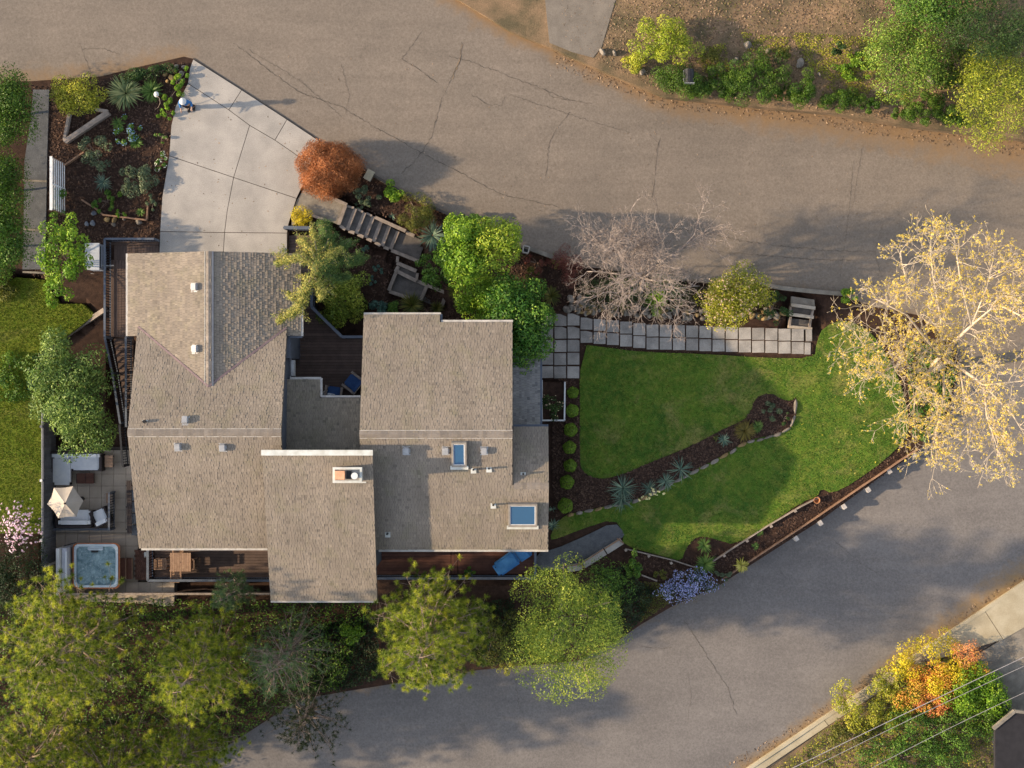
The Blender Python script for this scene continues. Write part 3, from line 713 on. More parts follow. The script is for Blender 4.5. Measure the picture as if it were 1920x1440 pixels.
def ridge(p0, p1, parent, w=.30, dz=.03, pitch=.19):
    p0 = Vector(p0); p1 = Vector(p1); L = (p1-p0).length; n = int(L/pitch); d = (p1-p0)/n
    a = math.atan2(d.y, d.x)
    key = 'ridgecap'
    if key not in UNIT:
        sl = .31*.15
        me = bpy.data.meshes.new('ridge_cap'); hw = .155
        V = [(-.1, -hw, -sl), (-.1, 0, .0), (-.1, hw, -sl), (.1, -hw, -sl-.012), (.1, 0, -.012), (.1, hw, -sl-.012)]
        V += [(x, y, z-.03) for x, y, z in V]
        me.from_pydata(V, [], [(0, 1, 4, 3), (1, 2, 5, 4), (6, 9, 10, 7), (7, 10, 11, 8), (0, 6, 7, 1), (1, 7, 8, 2), (0, 3, 9, 6), (2, 8, 11, 5), (3, 4, 10, 9), (4, 5, 11, 10)])
        me.materials.append(CAPM); UNIT[key] = me
    for i in range(n):
        c = p0+d*(i+.5); o = put('ridge_cap', UNIT[key], None, parent)
        o.location = c+Vector((0, 0, dz+random.uniform(0, .008)))-origin(parent); o.rotation_euler = (0, 0, a+random.uniform(-.012, .012))

def wx(px, z): return (px-960)*S*(H-z)/H
def wy(py, z): return (720-py)*S*(H-z)/H
# --- west wing
ZR, ZE = 4.45, 2.75
yr = wy(811, ZR); xl, xr = wx(239, ZR), wx(527, ZR); p_m = .322
yN = 2.95; zN = ZR-p_m*(yN-yr); yS = wy(1027, 2.62); zS = ZR-p_m*(yr-yS)
rN = roof_plane([(xl, yN, zN), (xr, yN, zN), (xr, yr, ZR), (xl, yr, ZR)], (0, -1, .3))
rS = roof_plane([(xl, yS, zS), (xr, yS, zS), (xr, yr, ZR), (xl, yr, ZR)], (0, 1, .3))
ridge((xl, yr, ZR), (xr, yr, ZR), rS)
for dy in (-.19, .17): beam('flashing_strip', GUTTER, (xl, yr+dy, ZR-.04), (xr, yr+dy, ZR-.04), .022, .02, house)
# --- garage gable
ZG = 3.78; gx0, gxr, gx1 = wx(240, 2.75), wx(391, ZG), wx(564, 2.75); gy = wy(471, ZG); ya = wy(744, ZG)
pg = (ZG-2.75)/(gxr-gx0)
def gz(x): return ZG-pg*abs(x-gxr)
y0_ = wy(630, 2.75); vx0 = wx(262, 2.9); vy0 = wy(611, 2.9)
yv = yr+(ZR-ZG)/p_m                                 # where the garage ridge dies into the main slope
vN = lambda x: yr+(ZR-gz(x))/p_m                    # valley line
gW = roof_plane([(gx0, gy, 2.75), (gx0, y0_, 2.75), (xl+.02, y0_, gz(xl+.02)), (gxr, yv-.05, ZG), (gxr, gy, ZG)], (1, 0, .3))
gE = roof_plane([(gx1, gy, gz(gx1)), (gx1, y0_, gz(gx1)), (xr-.02, y0_, gz(xr)), (gxr, yv-.05, ZG), (gxr, gy, ZG)], (-1, 0, .3))
ridge((gxr, gy, ZG), (gxr, yv, ZG), gW)
for sx in (xl+.03, xr-.03):                          # valley flashings
    a = Vector((sx, vN(sx), gz(sx)+.03)); b = Vector((gxr, yv, ZG+.03)); beam('valley_flashing', VALLEY, a, b, .09, .03, house)
beam('flashing_strip', FLASH, (gxr-.17, gy, ZG-.01), (gxr-.17, yv, ZG-.01), .018, .02, house)
beam('flashing_strip', RAIL, (gxr+.19, gy, ZG-.005), (gxr+.19, yv, ZG-.005), .085, .03, house)
# --- entry roof (low, in the shade between the wings)
ea, eb, ec = wy(711, 2.2), wy(745, 2.26), wy(860, 2.46); ez = lambda y: 2.2+.069*(ea-y)
er = roof_plane([(xr-.3, ea, ez(ea)), (wx(601, 2.2), ea, ez(ea)), (wx(601, 2.2), eb, ez(eb)), (wx(690, 2.3), eb, ez(eb)), (wx(690, 2.3), ec, ez(ec)), (xr-.3, ec, ez(ec))], (0, -1, .07), SHING2)
# --- east wing
ZQ = 4.25; yq = wy(814, ZQ); ex0, ex1 = wx(674, ZQ), wx(961, ZQ); pe = .30
yn1, yn2 = wy(590, 2.6), wy(604, 2.62); xs_ = wx(825, 2.6); yqs = wy(1030, 2.6)
zn1, zn2 = ZQ-pe*(yn1-yq), ZQ-pe*(yn2-yq)
e1 = roof_plane([(ex0, yn1, zn1), (xs_, yn1, zn1), (xs_, yn2, zn2), (ex1, yn2, zn2), (ex1, yq, ZQ), (ex0, yq, ZQ)], (0, -1, .3))
zqs = ZQ-pe*(yq-yqs); yb = wy(911, 3.5); zb = ZQ-pe*(yq-yb); ex2 = wx(1028, 2.6)
e3 = roof_plane([(ex0, yqs, zqs), (ex2, yqs, zqs), (ex2, yb, zb), (ex1, yb, zb), (ex1, yq, ZQ), (ex0, yq, ZQ)], (0, 1, .3)); e4 = e3
ybn = wy(800, 2.7); e5 = roof_plane([(ex1+.02, ybn, zb-pe*(ybn-yb)), (ex2, ybn, zb-pe*(ybn-yb)), (ex2, yb, zb), (ex1+.02, yb, zb)], (0, -1, .3))
ridge((ex0, yq, ZQ), (ex1, yq, ZQ), e3)
for dy in (-.19, .17): beam('flashing_strip', GUTTER, (ex0, yq+dy, ZQ-.035), (ex1, yq+dy, ZQ-.035), .022, .02, house)
ridge((ex1+.05, yb, zb), (ex2, yb, zb), e4)
pz0, pz1 = 1.75, 1.5; px0, px1 = wx(961, 2.6)-.02, wx(1012.5, pz1); py0, py1 = wy(655, 1.6), ybn-.25
e6 = roof_plane([(px1, py1, pz1), (px1, py0, pz1), (px0, py0, pz0), (px0, py1, pz0)], (-1, 0, .15), SHING3)
# --- raised shed roof in the middle
zm1, zm0 = 4.98, 2.95; mx0, mx1 = wx(491, zm1), wx(698.5, zm1); my1, my0 = wy(845, zm1), wy(1126, zm0); pm = (zm1-zm0)/(my1-my0)
mr = roof_plane([(mx0, my0, zm0), (mx1, my0, zm0), (mx1, my1, zm1), (mx0, my1, zm1)], (0, 1, .3))
beam('ridge_flashing', FLASH, (mx0-.02, my1-.09, zm1+.03), (mx1+.02, my1-.09, zm1+.03), .25, .06, house)
def mz(y): return zm1-pm*(my1-y)

# --- walls under the roofs (profiles run along y or x)
def wall_prism(axis, a0, a1, prof, z0, name='wall'):
    pts = [(p[0], p[1]) for p in prof]; poly = [(pts[0][0], z0)]+pts+[(pts[-1][0], z0)]; k = len(poly)
    V = []
    for a in (a0, a1): V += [((a, u, z) if axis == 'x' else (u, a, z)) for u, z in poly]
    F = [tuple(range(k)), tuple(range(2*k-1, k-1, -1))]+[(i, k+i, k+(i+1) % k, (i+1) % k) for i in range(k)]
    return mesh(name, V, F, WALL, house)
wall_prism('x', xl+.45, xr-.12, [(yN-.3, zN-.2+p_m*.3-.02), (yr, ZR-.22), (yS+.55, zS-.22+p_m*.55)], -3.0)
wall_prism('y', gy-.45, 1.2, [(gx0+.5, gz(gx0+.5)-.22), (gxr, ZG-.22), (gx1-.5, gz(gx1-.5)-.22)], -1.6)
wall_prism('x', ex0+.2, ex1-.3, [(yn2-.5, ZQ-pe*(yn2-.5-yq)-.22), (yq, ZQ-.22), (yqs+.5, zqs+pe*.5-.22)], -3.0)
wall_prism('x', ex1-.29, ex2-.35, [(ybn-.3, zb-pe*(ybn-.3-yb)-.22), (yb, zb-.22), (yqs+.5, zqs+pe*.5-.22)], -3.0)
wall_prism('x', mx0+.35, mx1-.3, [(my1-.15, zm1-.24-pm*.15), (my0+1.2, mz(my0+1.2)-.24)], -3.0)
wall_prism('x', xr-.1, ex0+.19, [(wy(756, 2), 2.03), (wy(858, 2.3), 2.22)], -1.6)
# garage door, entry door, windows (mostly out of sight from above)
g0 = bx('garage_door', TRIMW, (gxr, gy-.43, 1.1), (4.9, .06, 2.15), 0, house)
for (x, y, rot) in ((xr-.085, wy(690, 1.2), math.pi/2), (ex0+.165, wy(690, 1.2), math.pi/2), (wx(820, 1), yqs+.47, 0), (wx(920, 1), yqs+.47, 0), (wx(330, 1), yS+.52, 0), (wx(430, 1), yS+.52, 0), (wx(590, 1), my0+1.17, 0)):
    f = bx('window', TRIMW, (x, y, .9), (1.5, .08, 1.2), rot, house); 
    g = put('pane', unit(BLACKM), None, f); g.scale = (.88, 1.2, .86)
bx('window_box', TRIMW, (xr+.02, wy(690, 1.4), 1.35), (.12, .75, .5), 0, house)

# --- gutters
def gutter(p0, p1, parent=house, m=GUTTER): beam('gutter', m, p0, p1, .11, .1, parent)
gutter((xl+.1, yS-.06, zS-.1), (mx0-.05, yS-.06, zS-.1))
gutter((ex0+.7, yqs-.06, zqs-.1), (ex2, yqs-.06, zqs-.1))
gutter((ex0, yn1+.05, ZQ-pe*(yn1-yq)-.1), (xs_+.04, yn1+.05, ZQ-pe*(yn1-yq)-.1))
gutter((xs_+.05, yn2+.05, ZQ-pe*(yn2-yq)-.1), (ex1+.02, yn2+.05, ZQ-pe*(yn2-yq)-.1))
gutter((xs_+.05, yn1+.03, ZQ-pe*(yn1-yq)-.1), (xs_+.05, yn2+.06, ZQ-pe*(yn1-yq)-.1), m=RAIL)
gutter((ex1+.05, ybn+.05, zb-pe*(ybn-yb)-.08), (ex2, ybn+.05, zb-pe*(ybn-yb)-.08), m=RAIL)
gutter((px1+.05, py0, pz1-.08), (px1+.05, py1, pz1-.08), m=RAIL)
wall_prism('y', py1+.1, py0-.1, [(px0+.02, pz0-.21), (px1-.35, pz1-.16)], -1.6)
gutter((gx0-.05, gy, 2.68), (gx0-.05, y0_, 2.68)); gutter((gx1+.05, wy(575, 2.7), 2.68), (gx1+.05, y0_, 2.68))
gutter((gx1+.05, y0_-.03, 2.66), (xr, y0_-.03, 2.66), m=RAIL)
gutter((mx0, my0-.05, zm0-.1), (mx1, my0-.05, zm0-.1))
gutter((xr+.02, wy(709, 2.2), 2.17), (wx(602, 2.2), wy(709, 2.2), 2.17)); gutter((wx(602.5, 2.2), wy(709, 2.2), 2.17), (wx(602.5, 2.2), wy(744, 2.2), 2.19)); gutter((wx(603, 2.2), wy(743.5, 2.2), 2.19), (wx(676, 2.2), wy(743.5, 2.2), 2.19))

# --- things on the roofs
def zroof_w(y): return ZR-p_m*abs(y-yr)
def zroof_e(y): return ZQ-pe*abs(y-yq)
def box_vent(px, py, zf, slope_y, label=None):
    z = 4.0
    for _ in range(4): q = W(px, py, z); z = zf(q.x, q.y)
    q = W(px, py, z); v = MB()
    bm = bmesh.new(); bmesh.ops.create_cube(bm, size=1); bmesh.ops.bevel(bm, geom=list(bm.edges), offset=.12, segments=2, affect='EDGES')
    me = UNIT.get('vent')
    if me is None:
        me = bpy.data.meshes.new('vent_cap'); bm.to_mesh(me); me.materials.append(METALG); UNIT['vent'] = me
    bm.free()
    o = put('roof_vent', me, None, house); o.scale = (.28, .33, .2); o.location = Vector((q.x, q.y, z+.10))-origin(house)
    o.rotation_euler = slope_y
    b = put('vent_base', unit(METALG), None, o); b.scale = (1.3, 1.3, .08); b.location = (0, -.08, -.42)
for px, py in ((365,538),(366,654)): box_vent(px, py, lambda x, y: gz(x), (0, -math.atan(pg), 0))
box_vent(348, 787, lambda x, y: zroof_w(y), (-math.atan(p_m), 0, 0))
for px, py in ((334,838),(418,839)): box_vent(px, py, lambda x, y: zroof_w(y), (math.atan(p_m), 0, 0))
for px, py in ((762,845),(836,845),(908,845)): box_vent(px, py, lambda x, y: zroof_e(y), (math.atan(pe), 0, 0))
def pipe(px, py, zf, m=METALG, h=.38, r=.045):
    z = 3.8
    for _ in range(4): q = W(px, py, z); z = zf(q.x, q.y)
    o = put('vent_pipe', unit(BLACKM, 'cyl'), None, house); o.scale = (2*r, 2*r, h); o.location = Vector((q.x, q.y, z+h/2-.04))-origin(house)
    b = put('pipe_flashing', unit(FLASH), None, o); b.scale = (.25/(2*r), .25/(2*r), .06); b.location = (0, -.06/(2*r), -.33)
for px, py in ((888,880),(917,878),(925,946),(727,1000)): pipe(px, py, lambda x, y: zroof_e(y))
pipe(981, 888, lambda x, y: zb-pe*(y-yb)); pipe(272, 790, lambda x, y: zroof_w(y), h=.25, r=.07)
def skylight(x0, x1, y0, y1):
    z = 3.8
    for _ in range(4): q = W((x0+x1)/2, (y0+y1)/2, z); z = zroof_e(q.y)
    w_ = (x1-x0)*S*(H-z)/H; h_ = (y1-y0)*S*(H-z)/H*1.04
    r = bpy.data.objects.new('skylight', None); COL.objects.link(r); r.parent = house; r.location = q+Vector((0, 0, .02))-origin(house); r.rotation_euler = (math.atan(pe), 0, 0)
    for nm, c, d in (('frame', (-w_/2+.04, 0, .13), (.08, h_, .26)), ('frame', (w_/2-.04, 0, .13), (.08, h_, .26)), ('frame', (0, h_/2-.04, .13), (w_-.16, .08, .26)), ('frame', (0, -h_/2+.05, .13), (w_-.16, .1, .26)), ('flashing', (0, -h_/2-.1, .04), (w_+.14, .18, .05))):
        o = put(nm, unit(SKYF if nm == 'frame' else FLASH), None, r); o.location = c; o.scale = d
    gl = put('pane', unit(GLASS), None, r); gl.location = (0, 0, .215); gl.scale = (w_-.155, h_-.17, .02)
    for c, d in (((w_/2-.1, 0, .235), (.035, h_-.2, .02)), ((0, -h_/2+.115, .235), (w_-.2, .03, .02)), ((-w_/2+.1, 0, .235), (.02, h_-.2, .02)), ((0, h_/2-.1, .235), (w_-.2, .02, .02))):
        o = put('glazing_bead', unit(TRIMW), None, r); o.location = c; o.scale = d
t_ = NT('skylight_glass'); t_.b.inputs['Base Color'].default_value = (.03, .10, .20, 1); t_.b.inputs['Roughness'].default_value = .06; t_.b.inputs['Specular IOR Level'].default_value = .9
t_.b.inputs['Coat Weight'].default_value = .6; t_.b.inputs['Coat Roughness'].default_value = .03
GLASS = t_.m; SKYF = mat('skylight_frame', (.33, .29, .25), (.26, .23, .2), 4, .5)
skylight(847, 875, 826, 873); skylight(953, 1007, 941, 985)
# chimney
cq = W(652, 890, 5.35); cz = mz(cq.y)
ch = bx('chimney', CONC, (cq.x, cq.y, cz+.28), (1.22, .62, 1.0), 0, house)
def on(par, name, m, c, d, kind='box'):
    o = put(name, unit(m, kind), None, par); s_ = par.scale
    o.location = Vector(((c[0]-0)/s_[0], c[1]/s_[1], c[2]/s_[2])); o.scale = (d[0]/s_[0], d[1]/s_[1], d[2]/s_[2]); return o
for c, d in (((0, -.29, .53), (1.3, .1, .07)), ((0, .29, .53), (1.3, .1, .07)), ((-.6, 0, .53), (.1, .48, .07)), ((.6, 0, .53), (.1, .48, .07))): on(ch, 'cap_edge', FLASH, c, d)
on(ch, 'chimney_base', FLASH, (-.02, -.36, -.42), (1.5, .14, .1)); on(ch, 'flue_cap', CLAY, (-.3, .0, .66), (.42, .38, .3))
on(ch, 'flue_frame', BLACKM, (.08, 0, .55), (.22, .36, .12)); on(ch, 'flue_pipe', METALG, (.36, -.02, .68), (.26, .26, .36), 'cyl'); on(ch, 'flue_lid', TRIMW, (.36, -.02, .88), (.3, .3, .05), 'cyl')

# ================================================================ DECKS AND RAILINGS
def boards(parent, poly_px, z, m, axis='x', pitch=.143, th=.03, gap=.012, name='board'):
    P = [W(x, y, z) for x, y in poly_px]; P = [(p.x, p.y) for p in P]
    if axis == 'y': P = [(b, a) for a, b in P]
    v0 = min(p[1] for p in P); v1 = max(p[1] for p in P); n = max(1, round((v1-v0)/pitch)); pt = (v1-v0)/n
    for i in range(n):
        v = v0+(i+.5)*pt; us = interval(P, v)
        for a, b in zip(us[::2], us[1::2]):
            c = ((a+b)/2, v) if axis == 'x' else (v, (a+b)/2)
            d = (b-a, pt-gap, th) if axis == 'x' else (pt-gap, b-a, th)
            bx(name, m, (c[0], c[1], z+random.uniform(-.002, .002)), d, 0, parent)

def railing(parent, pts, m=RAIL, mb=RAILD, hgt=.95, sp=.125, w=.1):
    for p, q in zip(pts[:-1], pts[1:]):
        p = Vector(p); q = Vector(q); L = (q-p).length; up = Vector((0, 0, hgt))
        beam('rail', m, p+up, q+up, w, .05, parent); beam('bottom_rail', m, p+Vector((0, 0, .1)), q+Vector((0, 0, .1)), .05, .05, parent)
        n = max(2, int(L/sp))
        for i in range(n):
            c = p+(q-p)*((i+.5)/n); bx('baluster', mb, c+Vector((0, 0, hgt/2+.05)), (.035, .035, hgt-.12), 0, parent)
        for c in (p, q): bx('post', m, c+Vector((0, 0, hgt/2-.1)), (.09, .09, hgt+.15), 0, parent)

d1 = thing('side_deck', 'narrow brown deck with slate railing wrapping the garage beside the heat pump', 'deck', W(226,540,-.1))
boards(d1, [(214,460),(298,460),(298,487),(214,487)], -.1, DECK, 'y'); boards(d1, [(206,451),(298,451),(298,459.5),(206,459.5)], -.1, DECK, 'x')
boards(d1, [(206,487.5),(250,487.5),(250,632),(206,632)], -.1, DECK, 'y')
def WP(*a): return [W(x, y, z) for x, y, z in a]
railing(d1, WP((299,452,-.1),(208,452,-.1),(208,633,-.1)))
ss = thing('side_stairs', 'brown wooden side stairs running down beside the house wall to the patio', 'stairs', W(230,700,-1.2))
for i in range(14):
    t = i/13; y = 640+i*11.6; z = -.2-.165*i; xa = 214+t*26; 
    bx('tread', DECK, W((xa+250)/2, y, z), ((250-xa)*S*1.02, .29, .045), 0, ss)
    bx('riser', RAILD, W((xa+250)/2, y+5.6, z-.1), ((250-xa)*S*1.0, .02, .15), 0, ss)
railing(ss, WP((208,634,-.12),(222,700,-1.0),(236,792,-2.35)), hgt=.95); railing(ss, WP((247,634,-.12),(247,798,-2.35)), hgt=.95)
d2 = thing('front_deck', 'dark brown front deck with diagonal slate railing between the house wings', 'deck', W(610,660,-.1))
boards(d2, [(524,520),(589,520),(589,580),(646,634),(700,634),(700,762),(524,762)], -.1, DECK, 'x')
boards(d2, [(541,441),(589,441),(589,519.5),(541,519.5)], -.1, DECK, 'x')
railing(d2, WP((539,431,-.1),(590,432,-.1)), w=.16); railing(d2, WP((590,545,-.1),(590,578,-.1),(646,633,-.1),(690,633,-.1)), w=.13)
bx('deck_skirt', RAILD, W(592,560,-.6), (.04, 1.2, .9), 0, d2)
d3 = thing('dining_deck', 'brown rear deck holding the square teak dining table', 'deck', W(395,1060,-2.2))
boards(d3, [(290,1008),(520,1008),(520,1083),(290,1083)], -2.2, DECK, 'x', .148)
railing(d3, WP((287,1012,-2.2),(287,1083,-2.2),(520,1083,-2.2)), w=.12)
d4 = thing('lounger_deck', 'reddish rear deck holding the blue covered lounger', 'deck', W(850,1055,-1.9))
boards(d4, [(690,1010),(845,1010),(845,1076),(690,1076)], -1.9, DECKR, 'x', .148); boards(d4, [(846,1010),(858,1010),(858,1076),(846,1076)], -1.9, DECKR, 'y'); boards(d4, [(859,1010),(1003,1010),(1003,1076),(859,1076)], -1.9, DECKR, 'x', .148)
railing(d4, WP((690,1079,-1.9),(1003,1079,-1.9),(1003,1012,-1.9)), w=.12)
# ground below the rear decks: dark skirts
for d_, x0, x1, y, z in ((d3, 290, 520, 1086, -2.5), (d4, 690, 1004, 1081, -2.3)): beam('skirt_board', RAILD, W(x0, y, z), W(x1, y, z), .04, .5, d_)

# ================================================================ PATIO
ZP = -2.45
pat = thing('patio', 'square grey brown paving tiles of the sunken side patio', 'patio', W(180,980,ZP))
zone('patio_bed', [(92,838),(262,838),(262,1036),(332,1086),(332,1124),(92,1124)], flat(ZP-.22), 0, CRACK, parent=pat, skirt=.3)
for j in range(13):
    for i in range(11):
        cx = 111.5+i*22.7; cy = 855+j*22.5
        if cx > 262 and cy < 1085: continue
        if cx > 330 or cx < 98: continue
        if 250 < cx < 290 and 1030 < cy < 1088: continue
        z = ZP-(.12 if cy > 998 else 0)
        bx('tile', TILE, W(cx, cy, z-.02), (22.7*S*1.035-.012, 22.5*S*1.035-.012, .05), 0, pat)
beam('patio_step_edge', CONC_D, W(98,999,ZP-.03), W(250,999,ZP-.03), .06, .1, pat)
bp = thing('brick_path', 'small red brick landing between the hot tub steps and the dining deck', 'brick path', W(268,1060,-2.45))
for j in range(12):
    for i in range(9):
        bx('brick', BRICK, W(254+i*3.9+(2 if j % 2 else 0)*.9, 1033+j*4.7, -2.44+random.uniform(-.008, .008)), (.10-.004, .118, .06), 0, bp)
# patio fence
fe = thing('board_fence', 'tall slate grey board fence along the patio next to the neighbour grass', 'fence', W(100,950,-2.5))
fy0, fy1 = 770, 1124; nb_ = 62
for i in range(nb_):
    y = fy0+(fy1-fy0)*(i+.5)/nb_; t = i/nb_; xb = 92.5
    bx('fence_board', FENCEM, W(xb, y, -1.55)+Vector((random.uniform(-.012, .012), 0, 0)), (.025, (fy1-fy0)/nb_*S*1.02-.008, 1.78+random.uniform(-.02, .02)), 0, fe)
beam('cap_rail', FENCEM, W(80,fy0,-.64), W(80,fy1,-.64), .09, .04, fe)
beam('top_trim', FLASH, W(78.5,fy0,-.66), W(78.5,fy1,-.66), .03, .05, fe)
for z, x in ((-2.2, 99.5), (-1.0, 84)): beam('back_rail', FENCEM, W(x,fy0,z), W(x,fy1,z), .05, .09, fe)
for y in (800, 901, 1013, 1064): bx('fence_post', TRIMW if y > 850 else FENCEM, W(77.5,y,-.60)-Vector((0, 0, .85)), (.12, .12, 1.8), 0, fe)
fb = thing('board_fence', 'low weathered board fence below the dining deck and hot tub', 'fence', W(300,1112,-2.7))
xs2 = np.arange(100, 505, 16)
for i, x in enumerate(xs2): bx('fence_board', TIMBER, W(x+8,1112,-2.35), (15.6*S, .03, 1.0), 0, fb)
beam('cap_rail', TIMBER, W(98,1113,-1.83), W(508,1113,-1.83), .08, .04, fb)
cp = thing('curved_edging', 'curved cedar edging plank behind the low board fence', 'timber edging', W(370,1106,-2.5))
for a, b in (((326,1112),(350,1106)), ((350,1106),(385,1104)), ((385,1104),(416,1107))): beam('edge_board', TIMBERR, W(a[0],a[1],-2.5), W(b[0],b[1],-2.5), .05, .28, cp)
# stub walls / rails on patio
pr = thing('patio_railing', 'slate railing enclosing the loveseat corner of the patio', 'railing', W(214,950,ZP))
railing(pr, WP((215,922,ZP),(215,990,ZP)), hgt=.9); railing(pr, WP((213,991,ZP),(97,991,ZP)), hgt=.35, mb=RAIL, w=.12)
sr = thing('stair_railing', 'short black railing at the foot of the side stairs', 'railing', W(238,830,ZP))
railing(sr, WP((235,796,ZP),(241,872,ZP)), m=RAILD, hgt=.95)
pl = thing('patio_bench', 'long dark slatted bench standing along the house wall of the patio', 'bench', W(240,950,ZP))
for k in range(3): beam('slat', DARKW, W(238.5+k*3.2,901,ZP+.45), W(238.5+k*3.2+1,1000,ZP+.45), .075, .04, pl)
for y in (910, 950, 992): bx('leg', DARKW, W(242,y,ZP+.2), (.22, .06, .42), 0, pl)
wst = thing('stone_steps', 'grey stone steps climbing along the house wall of the patio', 'steps', W(252,960,ZP))
for k in range(4): bx('tread', STONEB, W(252+k*1.5,928+k*22,ZP+.06+.05*(3-k)), (.5, .52, .12+.1*(3-k)), 0, wst)

# ---- patio furniture
def cushion(name, c, d, r, par, m=CUSH): return bx(name, m, c, d, r, par, kind='soft')
so = thing('corner_sofa', 'L shaped dark wicker sofa with white cushions against the patio fence', 'sofa', W(140,872,ZP))
bx('frame', DARKW, W(147,867,ZP+.17), (2.35, .85, .3), 0, so); bx('frame', DARKW, W(116.5,893,ZP+.17), (.9, .85, .3), 0, so)
cushion('seat_cushion', W(161.5,868,ZP+.4), (1.5, .72, .17), 0, so); cushion('chaise_cushion', W(116.5,882,ZP+.4), (.88, 1.46, .17), 0, so)
cushion('back_cushion', W(117,854,ZP+.62), (.95, .2, .4), 0, so); cushion('back_cushion', W(159.5,854,ZP+.62), (1.55, .2, .4), 0, so)
bx('back_panel', DARKW, W(145,848.5,ZP+.45), (2.45, .1, .7), 0, so); bx('arm', DARKW, W(191.5,867,ZP+.35), (.13, .85, .6), 0, so); bx('arm', DARKW, W(99,872,ZP+.35), (.1, .7, .6), 0, so)
sdt = thing('side_table', 'small teak topped side table at the end of the corner sofa', 'table', W(204,865,ZP))
for k in range(4): bx('slat', TEAK, W(204,856.5+k*5.6,ZP+.5), (.40, .14, .03), 0, sdt)
for dx, dy in ((-.17, -.25), (.17, -.25), (-.17, .25), (.17, .25)): bx('leg', DARKW, W(204,865,ZP+.24)+Vector((dx, dy, 0)), (.04, .04, .5), 0, sdt)
ct = thing('coffee_table', 'dark slatted coffee table in front of the corner sofa', 'table', W(160,897,ZP))
for k in range(8): 
    for sgn in (-1, 1): bx('slat', DECKR, W(160+sgn*8.2,888.5+k*2.45,ZP+.38), (.41, .045, .03), 0, ct)
bx('base', DARKW, W(160,897,ZP+.2), (.84, .5, .3), 0, ct)
lo = thing('loveseat', 'white cushioned wicker loveseat partly under the beige umbrella', 'sofa', W(141,972,ZP))
bx('frame', DARKW, W(142,973,ZP+.17), (1.75, .8, .3), 0, lo); cushion('seat_cushion', W(143,967,ZP+.4), (1.55, .6, .17), 0, lo); cushion('back_cushion', W(141,979,ZP+.6), (1.6, .22, .38), 0, lo)
bx('back_panel', DARKW, W(142,986,ZP+.42), (1.75, .1, .66), 0, lo); bx('arm', DARKW, W(174.5,972,ZP+.35), (.1, .8, .55), 0, lo); bx('arm', DARKW, W(109,972,ZP+.35), (.1, .8, .55), 0, lo)
ar = thing('armchair', 'single white cushioned wicker armchair turned beside the patio railing', 'armchair', W(194,968,ZP)); r_ = math.radians(25); ca = W(194,967,ZP)
def rot(dx, dy, dz): return ca+Vector((dx*math.cos(r_)-dy*math.sin(r_), dx*math.sin(r_)+dy*math.cos(r_), dz))
bx('frame', DARKW, rot(0, 0, .17), (.78, .78, .3), r_, ar); cushion('seat_cushion', rot(0, .05, .4), (.60, .62, .17), r_, ar); cushion('back_cushion', rot(0, -.28, .58), (.6, .2, .38), r_, ar)
for sgn in (-1, 1): bx('arm', DARKW, rot(sgn*.38, 0, .35), (.09, .8, .5), r_, ar)
bx('back_panel', DARKW, rot(0, -.42, .42), (.84, .09, .62), r_, ar)
fs = thing('footstool', 'low slatted wooden footstool between the armchair and coffee table', 'footstool', W(204,934,ZP))
for k in range(5): bx('slat', TEAK if k % 2 else TIMBER, W(198+k*2.9,934,ZP+.26), (.066, .5, .03), 0, fs)
for dx, dy in ((-.15, -.2), (.15, -.2), (-.15, .2), (.15, .2)): bx('leg', DARKW, W(204,934,ZP+.12)+Vector((dx, dy, 0)), (.04, .04, .25), 0, fs)
um = thing('patio_umbrella', 'beige six sided patio umbrella open over the loveseat', 'umbrella', W(121,944,ZP))
zt = ZP+2.45; ap = W(129.5,943,zt); ap = Vector((W(122,944,zt).x, W(122,944,zt).y, zt))
rimpx = [(101,914.5),(137,911.5),(156.5,939),(143,968.5),(109,972),(88.5,945)]
rim = [W(x, y, zt-.42) for x, y in rimpx]
V = [ap]; F = []
N_ = 5
for i in range(6):
    a, b = rim[i], rim[(i+1) % 6]
    for k in range(1, N_+1):
        for j in range(N_+1):
            t = k/N_; s_ = j/N_; p = ap.lerp(a.lerp(b, s_), t); p.z -= .05*math.sin(math.pi*s_)*t; p = p+(ap-p)*(.05*math.sin(math.pi*s_)*t*t)
            V.append(p)
    base = 1+i*N_*(N_+1)
    for j in range(N_): F.append((0, base+j, base+j+1))
    for k in range(N_-1):
        for j in range(N_): q = base+k*(N_+1)+j; F.append((q, q+N_+1, q+N_+2, q+1))
cn = mesh('canopy', V, F, UMBR, um)
for i in range(6): beam('rib', DARKW, ap-Vector((0, 0, .05)), rim[i]-Vector((0, 0, .04)), .02, .02, um)
bx('pole', TEAK, Vector((ap.x, ap.y, ZP+1.2)), (.05, .05, 2.4), 0, um, 'cyl'); bx('finial', DARKW, ap+Vector((0, 0, .03)), (.09, .09, .09), 0, um, 'soft'); bx('base', DARKW, Vector((ap.x, ap.y, ZP+.05)), (.26, .26, .1), 0, um, 'cyl')

